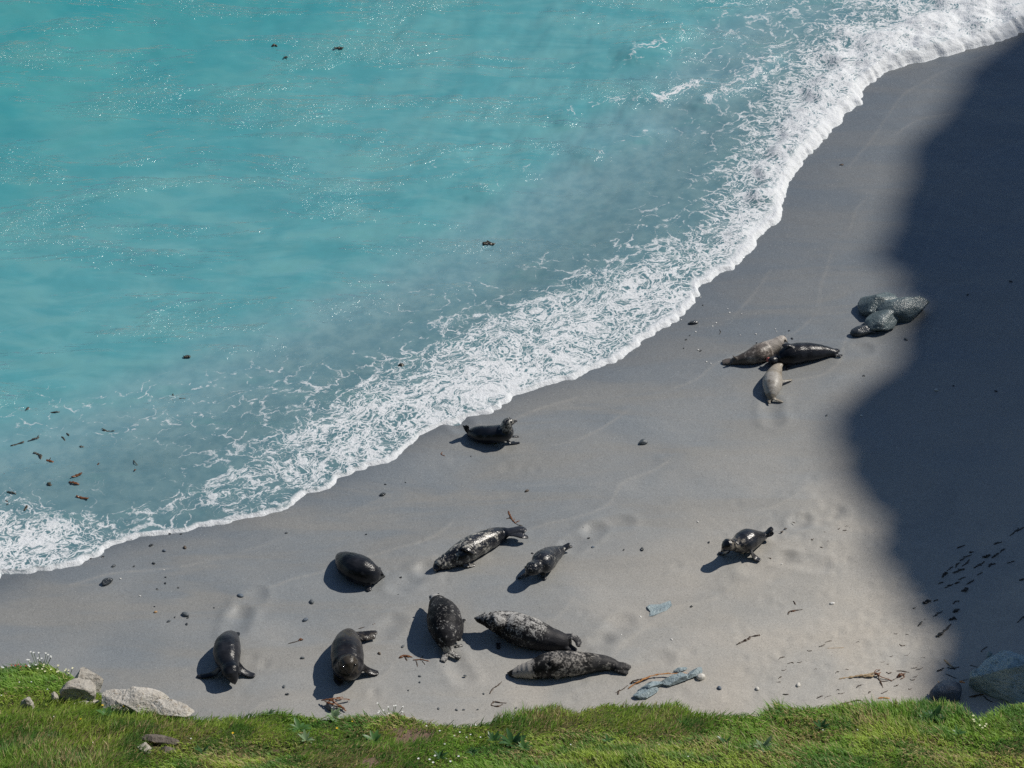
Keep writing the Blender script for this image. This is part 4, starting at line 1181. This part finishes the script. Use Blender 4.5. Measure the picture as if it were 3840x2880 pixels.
clump('kelp_stalk', [([(370, 918, .0), (560, 800, .02), (800, 690, .04), (1000, 650, .05), (1250, 635, .06), (1480, 630, .06)], .017, M_WEEDO), ([(440, 830), (460, 790, .03), (560, 755, .04), (700, 725, .03)], .018, M_WEED), ([(150, 990), (200, 960), (280, 930), (370, 860)], .010, M_WEED), ([(190, 1030), (195, 990), (220, 940)], .014, M_WEED)],
      'long orange kelp stalk lying over the blue slate rocks', (2280, 2400, 5.027), part='stalk')
strand('seaweed_strand', [(930, 940), (985, 912), (1015, 900), (1040, 880), (1105, 868)], .020, M_WEED, 'zigzag dark seaweed strand right of the flush slate slab', z=(2300, 1950, 2.011))
clump('seaweed_clump', [([(1315, 712), (1340, 685), (1425, 672)], .015, M_WEED), ([(1345, 688), (1375, 682)], .018, M_WEEDR)], 'bent seaweed strand on dry sand below the young seal', (2300, 1950, 2.011))
strand('seaweed_strand', [(1358, 608), (1376, 635)], .014, M_WEED, 'short brown seaweed scrap above the bent strand', z=(2300, 1950, 2.011))
clump('driftwood_root', [([(575, 482), (660, 472), (740, 458, .02), (830, 445, .03), (920, 432, .04)], .022, M_DRIFT), ([(760, 462), (850, 460, .02), (930, 445, .03)], .024, M_DRIFT), ([(890, 430, .04), (905, 405, .04), (945, 402)], .012, M_WEEDR), ([(915, 440, .04), (940, 460, .03), (1045, 500)], .013, M_WEEDR),
                         ([(920, 450, .03), (940, 500), (970, 560)], .014, M_WEED), ([(880, 425, .03), (920, 440, .05), (950, 430, .03)], .022, M_WEEDR), ([(930, 455), (945, 500), (1010, 505)], .010, M_WEED)],
      'pale driftwood root with red-brown kelp tangle on the dry sand', (2900, 2340, 2.353), 'driftwood', 'branch')
clump('seaweed_clump', [([(1085, 412), (1140, 415), (1200, 426)], .012, M_WEED), ([(1092, 472), (1120, 450, .02), (1165, 440)], .024, M_WEEDR), ([(1130, 430), (1155, 465), (1120, 485)], .014, M_WEEDR), ([(1035, 510), (1070, 485), (1095, 470)], .008, M_WEED)],
      'red-brown seaweed tangle right of the driftwood root', (2900, 2340, 2.353))
clump('driftwood_stick', [([(1503, 308), (1540, 345), (1590, 382)], .020, M_DRIFT), ([(1535, 382), (1590, 390), (1640, 378)], .018, M_WEEDB), ([(1590, 388), (1600, 402)], .012, M_WEEDB)], 'yellow driftwood stick with dark weed end in the shade', (2900, 2340, 2.353), 'driftwood', 'stick')
strand('driftwood_stick', [(1728, 642), (1790, 634), (1850, 622)], .022, M_WEED, 'short brown stick at the foot of the large shaded boulder', 'driftwood', z=(2900, 2340, 2.353))
strand('seaweed_strand', [(1850, 632), (1890, 668), (1935, 690)], .012, M_WEEDB, 'black weed strand below the large shaded boulder', z=(2900, 2340, 2.353))
strand('driftwood_stick', [(922, 658), (960, 650), (1026, 657)], .018, M_WEEDO, 'orange stick just above the grass below the driftwood root', 'driftwood', z=(2900, 2340, 2.353))
strand('seaweed_strand', [(588, 700), (660, 690), (740, 672), (788, 676)], .014, M_WEED, 'long dark weed strip along the grass edge at the right', z=(2900, 2340, 2.353))
strand('driftwood_stick', [(472, 210), (545, 206), (622, 203)], .008, M_DRIFT, 'thin straight twig on the dry sand above the driftwood root', 'driftwood', z=(2900, 2340, 2.353))
clump('kelp_frond', [([(1450, 505, .2), (1465, 515, .22), (1490, 515, .22), (1503, 505, .2)], .012, M_DRIFT), ([(1480, 515, .2), (1484, 560, .12), (1478, 640, .02)], .007, M_DRIFT)], 'pale forked stalk leaning on the dark blue shaded rock', (2900, 2340, 2.353), part='stalk')
clump('seaweed_clump', [([(1640, 505, .22), (1665, 512, .22), (1690, 515, .18)], .026, M_WEEDO), ([(1660, 500, .2), (1715, 490, .16)], .010, M_WEEDB)], 'orange weed on top of the dark blue shaded rock', (2900, 2340, 2.353))
strand('seaweed_strand', [(1735, 360), (1780, 370), (1835, 385)], .008, M_WEEDB, 'thin black twig pointing at the large shaded boulder', z=(2900, 2340, 2.353))
strand('seaweed_strand', [(1520, 438), (1560, 455), (1615, 480)], .010, M_WEEDB, 'thin black twig above the dark blue shaded rock', z=(2900, 2340, 2.353))
strand('seaweed_strand', [(912, 1100), (905, 1112), (925, 1122)], .010, M_WEEDR, 'small looped red weed left of the seal at the foam edge', z=(1000, 900, 1.3825))
strand('seaweed_strand', [(1280, 838), (1300, 836)], .028, M_WEED, 'lone dark weed scrap on the wet sand near the surf', z=(2200, 0, 1.3488))
strand('seaweed_strand', [(1735, 295), (1742, 310), (1732, 322)], .008, M_WEEDB, 'tiny curled black weed above the trio of seals', z=(1600, 1050, 1.58))

_scr = [(680, 335), (770, 382), (735, 410), (690, 440), (658, 488), (895, 410), (825, 505), (545, 570), (515, 640), (590, 520), (760, 630), (710, 695), (640, 805), (635, 870), (610, 935), (560, 1025), (500, 1080), (395, 800), (470, 785), (690, 600), (580, 665), (650, 640),
        (1130, 210), (990, 305), (1100, 465), (1195, 605), (1190, 945), (940, 490), (1030, 370), (970, 410), (875, 1198), (840, 1540), (460, 1525), (510, 1370), (850, 470), (640, 545), (685, 520), (720, 470), (1180, 190), (840, 560), (505, 880), (470, 905), (350, 970), (295, 845)]
_lb = ranked([zz(3300, 1900, 2.2426, x, y) for x, y in _scr], (3800, 2540), 'dark seaweed scrap in the shaded drift line, %s the large boulder')
for i, (x, y) in enumerate(_scr):
    r_ = random.Random(i)
    u, v = zz(3300, 1900, 2.2426, x, y); L = r_.uniform(14, 34); sl = r_.uniform(-1.0, -.2)
    big_ = i in (5, 7, 11, 13, 14, 16, 17)
    clumpw = .032 if big_ else r_.uniform(.011, .02)
    strand('seaweed_scrap', [(u - L * .5, v - sl * L * .5), (u + r_.uniform(-4, 4), v + r_.uniform(-4, 4)), (u + L * .5, v + sl * L * .5)], clumpw, M_WEEDB, _lb[i], 'seaweed', 'seaweed scraps in the shaded drift line', seed=i, wob=.35)
_scr2 = [(1040, 280), (1180, 265), (1010, 350), (1240, 380), (1330, 300), (1290, 385), (1140, 180), (1080, 80), (1180, 90), (745, 160), (490, 150), (430, 185), (320, 232), (370, 400), (60, 470), (75, 300), (155, 345), (565, 425), (760, 545), (980, 600), (1085, 540), (1205, 570), (1230, 485), (850, 605), (600, 605), (410, 640), (45, 510), (570, 580), (480, 640), (1020, 425), (1250, 460), (650, 400), (90, 400), (230, 330), (30, 690), (110, 620), (960, 330)]
_lb = ranked([zz(2900, 2340, 2.353, x, y) for x, y in _scr2], (3290, 2530), 'brown seaweed scrap on sunlit dry sand, %s the driftwood root')
for i, (x, y) in enumerate(_scr2):
    r_ = random.Random(100 + i)
    u, v = zz(2900, 2340, 2.353, x, y); L = r_.uniform(10, 26); sl = r_.uniform(-.6, .3)
    strand('seaweed_scrap', [(u - L * .5, v - sl * L * .5), (u + r_.uniform(-3, 3), v + r_.uniform(-4, 4)), (u + L * .5, v + sl * L * .5)], r_.uniform(.005, .011), M_WEED, _lb[i], 'seaweed', 'seaweed scraps on the sunlit dry sand', seed=i, wob=.3)
_scr3 = [(1590, 90), (1700, 70), (1745, 78), (1620, 160), (1570, 205), (1450, 222), (1300, 65), (1280, 145), (1400, 250), (1360, 20), (1180, 285), (1270, 90), (1760, 45), (1500, 150)]
_lb = ranked([zz(2300, 1950, 2.011, x, y) for x, y in _scr3], (2800, 2050), 'small weed scrap right of the young seal, %s to it')
for i, (x, y) in enumerate(_scr3):
    r_ = random.Random(200 + i)
    u, v = zz(2300, 1950, 2.011, x, y); L = r_.uniform(8, 18)
    strand('seaweed_scrap', [(u - L * .5, v + r_.uniform(-2, 2)), (u, v), (u + L * .5, v + r_.uniform(-4, 4))], r_.uniform(.007, .014), M_WEED, _lb[i], 'seaweed', 'weed scraps beside the young seal', seed=i, wob=.3)

ZF = (0, 1480, 3.16)
_float = [([(125, 615), (200, 590), (285, 565)], .026, 'dark floating weed strand at the left, first of two in line'), ([(330, 552), (420, 525), (452, 512), (455, 488)], .018, 'hooked thin floating weed strand at the left'),
          ([(400, 690), (450, 705), (485, 735), (475, 782)], .024, 'bent floating weed strand curving down at the left'), ([(540, 770), (600, 800), (668, 806)], .028, 'forked dark floating weed left of the red weed'), ([(590, 778), (612, 735)], .014, 'short floating weed sprig above the forked weed'),
          ([(600, 212), (660, 214), (718, 204)], .024, 'floating weed strand near the thin foam lines at left'), ([(310, 195), (342, 142)], .024, 'short upright floating weed farthest left'), ([(790, 455), (822, 492)], .018, 'tiny floating weed sliver between foam patches'),
          ([(1210, 405), (1270, 435), (1362, 438)], .022, 'curved floating weed strand under the lace of foam'), ([(720, 500), (745, 512), (778, 558)], .014, 'thin curled floating weed in the left shallows'), ([(850, 985), (910, 960), (972, 935)], .030, 'reddish floating weed blade in the left shallows'),
          ([(820, 1035), (870, 1052), (940, 1066)], .028, 'red-brown floating weed blade below the reddish one'), ([(905, 1210), (960, 1222), (1046, 1246)], .034, 'thick floating weed blade nearest the sand-coloured shallows'), ([(282, 1380), (325, 1325)], .024, 'weed blade tipping out of the dense left foam'),
          ([(2048, 0), (2080, 48), (2200, 50)], .018, 'thin branched weed floating right of the left foam lines'), ([(2080, 50), (2050, 102)], .014, 'short weed sprig below the thin branched floating weed'), ([(565, 1055), (605, 1078)], .034, 'round dark weed tuft in the left shallows'),
          ([(80, 1150), (130, 1165), (190, 1180)], .022, 'faint weed strand above the dense left foam'), ([(70, 1258), (98, 1285), (80, 1310)], .018, 'curled weed just above the dense left foam'), ([(1585, 775), (1600, 810), (1628, 832)], .014, 'thin floating weed in the middle of the shallows'),
          ([(1590, 905), (1612, 884)], .018, 'small weed sliver right of the reddish floating blades'), ([(8, 972), (62, 942)], .026, 'reddish weed blade at the left picture edge'), ([(948, 618), (992, 626)], .024, 'small dark weed patch right of the thin curled weed'), ([(1150, 832), (1178, 815)], .014, 'tiny floating weed above the red-brown blades')]
for i, (pts, w, lab) in enumerate(_float):
    strand('floating_weed', pts, w, M_WEEDR if 'red' in lab else M_FLOAT, lab, 'seaweed', 'weed floating in the left shallows', z=ZF, surf='sea', seed=i)
for i, (x, y, L, lab) in enumerate([(1272, 181, 14, 'dark green weed patch floating far out, largest of three'), (1030, 173, 9, 'small weed floating far out, left of the green patch'), (1072, 215, 7, 'tiny weed speck floating far out below the others'), (1835, 917, 20, 'dark weed tuft floating above the middle foam'), (700, 1340, 13, 'weed speck floating in the turquoise water above the foam'), (1505, 1370, 10, 'weed sprig among the foam left of the foam-edge seal')]):
    strand('floating_weed', [(x - L, y + 3), (x, y - 2), (x + L, y + 2)], L * .0022 + .01, M_FLOAT, lab, 'seaweed', None, surf='sea', seed=40 + i, wob=.5)

# ------------------------------------------------------------------ plants in the turf
M_LEAF = mat_leafy('broad_leaf', None, (.075, .17, .045), .25, .4)
M_LEAFP = mat_leafy('pale_leaf', None, (.20, .29, .15), .25, .5)
M_LEAFD = mat_leafy('dark_leaf', None, (.040, .105, .030), .2, .35)
t = NT('petal_white'); M_PETW = t.finish(bsdf(t, (.80, .80, .76), .7, .2))
t = NT('petal_yellow'); M_PETY = t.finish(bsdf(t, (.75, .50, .03), .7, .2))
t = NT('petal_cream'); M_PETC = t.finish(bsdf(t, (.78, .75, .50), .7, .2))
t = NT('petal_red'); M_PETR = t.finish(bsdf(t, (.35, .08, .06), .7, .2))
M_STEM = mat_leafy('stem_green', None, (.10, .18, .05), .1, .6)
M_DRY = mat_leafy('dry_stalk', None, (.50, .42, .26), .1, .8)


def leaf_verts(L, w, az, up, droop):
    n = 5; out = []
    for i in range(n):
        k = i / (n - 1)
        r = L * k; h = up * L * k - droop * L * k * k
        ww_ = w * math.sin(math.pi * (.12 + .86 * k)) ** .8
        cx, cy = math.cos(az) * r, math.sin(az) * r
        sx, sy = -math.sin(az) * ww_, math.cos(az) * ww_
        out += [(cx - sx, cy - sy, h + ww_ * .25), (cx, cy, h), (cx + sx, cy + sy, h + ww_ * .25)]
    f = []
    for i in range(n - 1):
        a = i * 3
        f += [(a, a + 1, a + 4, a + 3), (a + 1, a + 2, a + 5, a + 4)]
    return out, f


def rosette(u, v, L, n, mat, label, seed, up=.5, wr=.16, group=None):
    r = random.Random(seed)
    p = on_slope(u, v)
    root = bpy.data.objects.new('leafy_plant', None); root.location = p; root.empty_display_size = .05
    link(root); tag(root, label, 'plant', group)
    for i in range(n):
        l_ = L * .75 * r.uniform(.6, 1.1)
        vs, fs = leaf_verts(l_, l_ * wr * r.uniform(.8, 1.3), i * 2.399 + r.uniform(-.3, .3), up * r.uniform(.5, 1.7), r.uniform(.1, .6))
        me = bpy.data.meshes.new('leaf'); me.from_pydata(vs, [], fs); me.materials.append(mat)
        me.polygons.foreach_set('use_smooth', [True] * len(fs))
        o = bpy.data.objects.new('leaf', me); o.location = (0, 0, .02); link(o, root)
    return root


for i, (u, v, L, n, m, lab) in enumerate([(1125, 2745, .13, 14, M_LEAF, 'broad-leaved plant with long blades in the left middle turf'), (1148, 2785, .09, 12, M_LEAFP, 'pale star-shaped leaf rosette below the long-bladed plant'), (1008, 2685, .08, 9, M_LEAFP, 'pale rosette at the grass edge below the upright seal'),
                                          (1250, 2700, .11, 14, M_LEAFP, 'pale spreading plant below the red-brown seaweed clump'), (1920, 2800, .16, 18, M_LEAFD, 'large dark glossy dock plant in the middle turf'), (1850, 2790, .11, 12, M_LEAFD, 'dark glossy plant left of the large dock'),
                                          (1965, 2815, .11, 12, M_LEAF, 'bright leafy plant right of the large dock'), (2860, 2815, .12, 18, M_LEAFP, 'silvery spiky plant in the right turf'), (3500, 2705, .13, 20, M_LEAFD, 'bushy dark green plant at the right cliff edge'), (3470, 2715, .1, 14, M_LEAF, 'leafy plant left of the bushy dark one'),
                                          (3590, 2760, .10, 8, M_LEAF, 'upright broad leaves below the cream flowers'), (205, 2770, .08, 6, M_LEAFP, 'two-tone pale rosette in the far left turf'), (1405, 2790, .13, 12, M_LEAF, 'tall leafy plant beside the bare soil'), (1600, 2700, .09, 10, M_LEAF, 'leafy plant right of the straw tussock'),
                                          (400, 2690, .10, 12, M_LEAF, 'leafy clump between the yellow flowers'), (760, 2830, .09, 9, M_LEAFD, 'dark leafy plant right of the three slate pieces'), (1770, 2830, .07, 8, M_LEAFD, 'small dark rosette left of the dock group'), (3080, 2740, .10, 12, M_LEAFD, 'dark spiky plant in the right middle turf'),
                                          (3680, 2690, .10, 14, M_LEAFD, 'dark leafy plant beside the cream flowers'), (1650, 2850, .09, 10, M_LEAFD, 'dark plant beside the lowest white flowers'), (2280, 2790, .08, 12, M_LEAF, 'low green plant in the centre turf'), (2720, 2800, .1, 8, M_LEAFD, 'dark upright leaves left of the silvery plant')]):
    rosette(u, v, L, n, m, lab, 500 + i, up=.75)


def flower(u, v, r, mat, label, group=None, h=.07, name='flower', heads=1, spread=.0, seed=0):
    r *= .5
    rd = random.Random(seed + int(u))
    p = on_slope(u, v + h * 260)
    root = bpy.data.objects.new(name, None); root.location = p; root.empty_display_size = .03
    link(root); tag(root, label, 'flower', group)
    for k in range(heads):
        ox_, oy_ = (rd.uniform(-spread, spread), rd.uniform(-spread, spread) * .7) if heads > 1 else (0, 0)
        hh_ = h * rd.uniform(.8, 1.25)
        P = np.array([[ox_ * .5, oy_ * .5, 0], [ox_ * .8, oy_ * .8, hh_ * .55], [ox_, oy_, hh_]])
        Pc = catmull(P, 4)
        vs, fs, *_ = loft(Pc, np.full(len(Pc), .0022), np.full(len(Pc), .0022), 4, (1, 0, 0))
        me = bpy.data.meshes.new('stem'); me.from_pydata(vs.tolist(), [], fs); me.materials.append(M_STEM)
        link(bpy.data.objects.new('stem', me), root)
        vv, ff = [], []
        for q in range(6):
            a = q * math.pi / 3 + rd.uniform(-.2, .2); b0_ = len(vv)
            for (rr_, aw, zz_) in ((.0, 0, 0), (.6, -.42, .12), (1.0, -.2, .3), (1.0, .2, .3), (.6, .42, .12)):
                vv.append((ox_ + math.cos(a + aw) * rr_ * r, oy_ + math.sin(a + aw) * rr_ * r - .003, hh_ + zz_ * r))
            ff.append((b0_, b0_ + 1, b0_ + 2, b0_ + 3, b0_ + 4))
        me = bpy.data.meshes.new('petals'); me.from_pydata(vv, [], ff); me.materials.append(mat)
        link(bpy.data.objects.new('petals', me), root)
    return root


flower(150, 2475, .020, M_PETW, 'tall tuft of white flowers on the left cliff edge', heads=16, spread=.12, h=.12, name='flower_tuft')
flower(185, 2510, .020, M_PETC, 'pale flowers hanging just right of the tall white tuft', heads=9, spread=.10, h=.08, name='flower_tuft')
flower(245, 2520, .018, M_PETC, 'cream flowers between the white tuft and the pale cliff rock', heads=9, spread=.07, h=.08, name='flower_tuft')
flower(72, 2505, .020, M_PETR, 'red seed heads at the far left cliff edge', heads=9, spread=.07, h=.06, name='flower_tuft')
flower(12, 2510, .018, M_PETW, 'white flowers in the far left corner of the cliff edge', heads=4, spread=.05, h=.07, name='flower_tuft')
flower(1465, 2668, .017, M_PETW, 'white flower tuft on the cliff edge below the white-headed seal', heads=10, spread=.11, h=.08, name='flower_tuft')
flower(975, 2650, .026, M_PETW, 'single white flower head on the edge below the upright seal', h=.07)
flower(3665, 2695, .022, M_PETC, 'cream flowers at the right, upper of two tufts', heads=4, spread=.05, h=.07, name='flower_tuft')
flower(3695, 2722, .020, M_PETC, 'cream flowers at the right, lower of two tufts', heads=4, spread=.06, h=.06, name='flower_tuft')
_fl = [(1600, 2722), (1650, 2740), (1705, 2760), (1725, 2748), (1765, 2755), (1802, 2768), (1750, 2770), (1785, 2725), (1668, 2790)]
_lb = ranked(_fl, (1545, 2775), 'small white flower in the turf, %s the bare soil patch')
for i, (u, v) in enumerate(_fl):
    flower(u, v, .016, M_PETW, _lb[i], 'white flowers right of the bare soil', .05, seed=i)
_fl = [(1632, 2835), (1612, 2850), (1625, 2862), (1720, 2838), (1690, 2860), (1570, 2852)]
_lb = ranked(_fl, (1900, 2860), 'white flower low in the middle turf, %s the large dock plant')
for i, (u, v) in enumerate(_fl):
    flower(u, v, .020, M_PETW, _lb[i], 'white flowers low in the middle turf', .05, seed=i)
_fl = [(180, 2585), (8, 2610), (205, 2690), (365, 2705), (350, 2785), (890, 2698), (718, 2775), (488, 2830), (75, 2560), (120, 2560)]
_lb = ranked(_fl, (600, 2790), 'tiny white flower in the left turf, %s the three slate pieces')
for i, (u, v) in enumerate(_fl):
    flower(u, v, .014, M_PETW, _lb[i], 'tiny white flowers in the left turf', .04, seed=i)
_fl = [(2140, 2795), (2470, 2795), (2530, 2790), (2540, 2795), (2580, 2838), (3215, 2738), (3085, 2738)]
_lb = ranked(_fl, (2860, 2815), 'tiny white flower in the right turf, %s the silvery plant')
for i, (u, v) in enumerate(_fl):
    flower(u, v, .014, M_PETW, _lb[i], 'tiny white flowers in the right turf', .04, seed=i)
for u, v, lab in [(388, 2650, 'yellow dandelion, left of three in a row under the pale rocks'), (465, 2652, 'yellow dandelion, middle of three in a row under the pale rocks'), (503, 2650, 'yellow dandelion, right of three in a row under the pale rocks'),
                  (305, 2698, 'yellow dandelion below the narrow pale slab'), (875, 2752, 'yellow dandelion on a pale bent stalk in the left turf'), (1265, 2730, 'yellow dandelion below the pale spreading plant'), (1322, 2708, 'small yellow-green flower right of the pale spreading plant'), (425, 2855, 'small yellow flower at the bottom left of the turf')]:
    flower(u, v, .022 if 'small' not in lab else .014, M_PETY, lab, h=.05)


def stalk(u0, v0, u1, v1, label, w=.004, group=None):
    p = on_slope(u0, v0)
    k = ppm(p); q = p + np.array([(u1 - u0) / k, .02, (v0 - v1) / k * 1.25])
    mid = (p + q) / 2 + np.array([.01, 0, .015])
    P = catmull(np.array([p, mid, q]), 5) - p
    vs, fs, *_ = loft(P, np.linspace(w, w * .5, len(P)), np.linspace(w, w * .5, len(P)), 5, (0, 1, 0))
    me = bpy.data.meshes.new('dry_stalk'); me.from_pydata(vs.tolist(), [], fs); me.materials.append(M_DRY)
    return place('dry_stalk', me, p, label, 'stalk', group)


for a in [(2798, 2795, 2773, 2742, 'pale dry stalk left of the silvery plant'), (2905, 2770, 2880, 2715, 'pale dry stalk above the silvery plant'), (2832, 2812, 2855, 2794, 'short dry stalk inside the silvery plant'), (2575, 2820, 2600, 2755, 'thin dry stalk in the middle right turf'),
          (1655, 2745, 1705, 2700, 'long dry stalk leaning right beside the white flowers'), (1440, 2745, 1455, 2705, 'dark stalk with a pale head by the straw tussock'), (880, 2790, 872, 2757, 'pale bent stalk under the yellow dandelion'), (330, 2860, 360, 2820, 'dry stalk leaning right in the far left turf'),
          (262, 2810, 280, 2785, 'short dry stalk in the far left turf'), (2238, 2870, 2225, 2845, 'short pale stalk at the bottom centre'), (3118, 2725, 3112, 2670, 'tall thin stalk at the right cliff edge'), (3216, 2705, 3218, 2660, 'thin stalk rising above the right cliff edge'),
          (780, 2850, 830, 2800, 'long dry stalk right of the three slate pieces'), (370, 2800, 410, 2805, 'flat straw left of the three slate pieces'), (1350, 2770, 1440, 2790, 'straw lying across the turf left of the bare soil'), (1200, 2700, 1240, 2690, 'straw by the pale spreading plant'), (3030, 2810, 3022, 2775, 'dry stalk by the dark spiky plant')]:
    stalk(*a[:4], a[4])
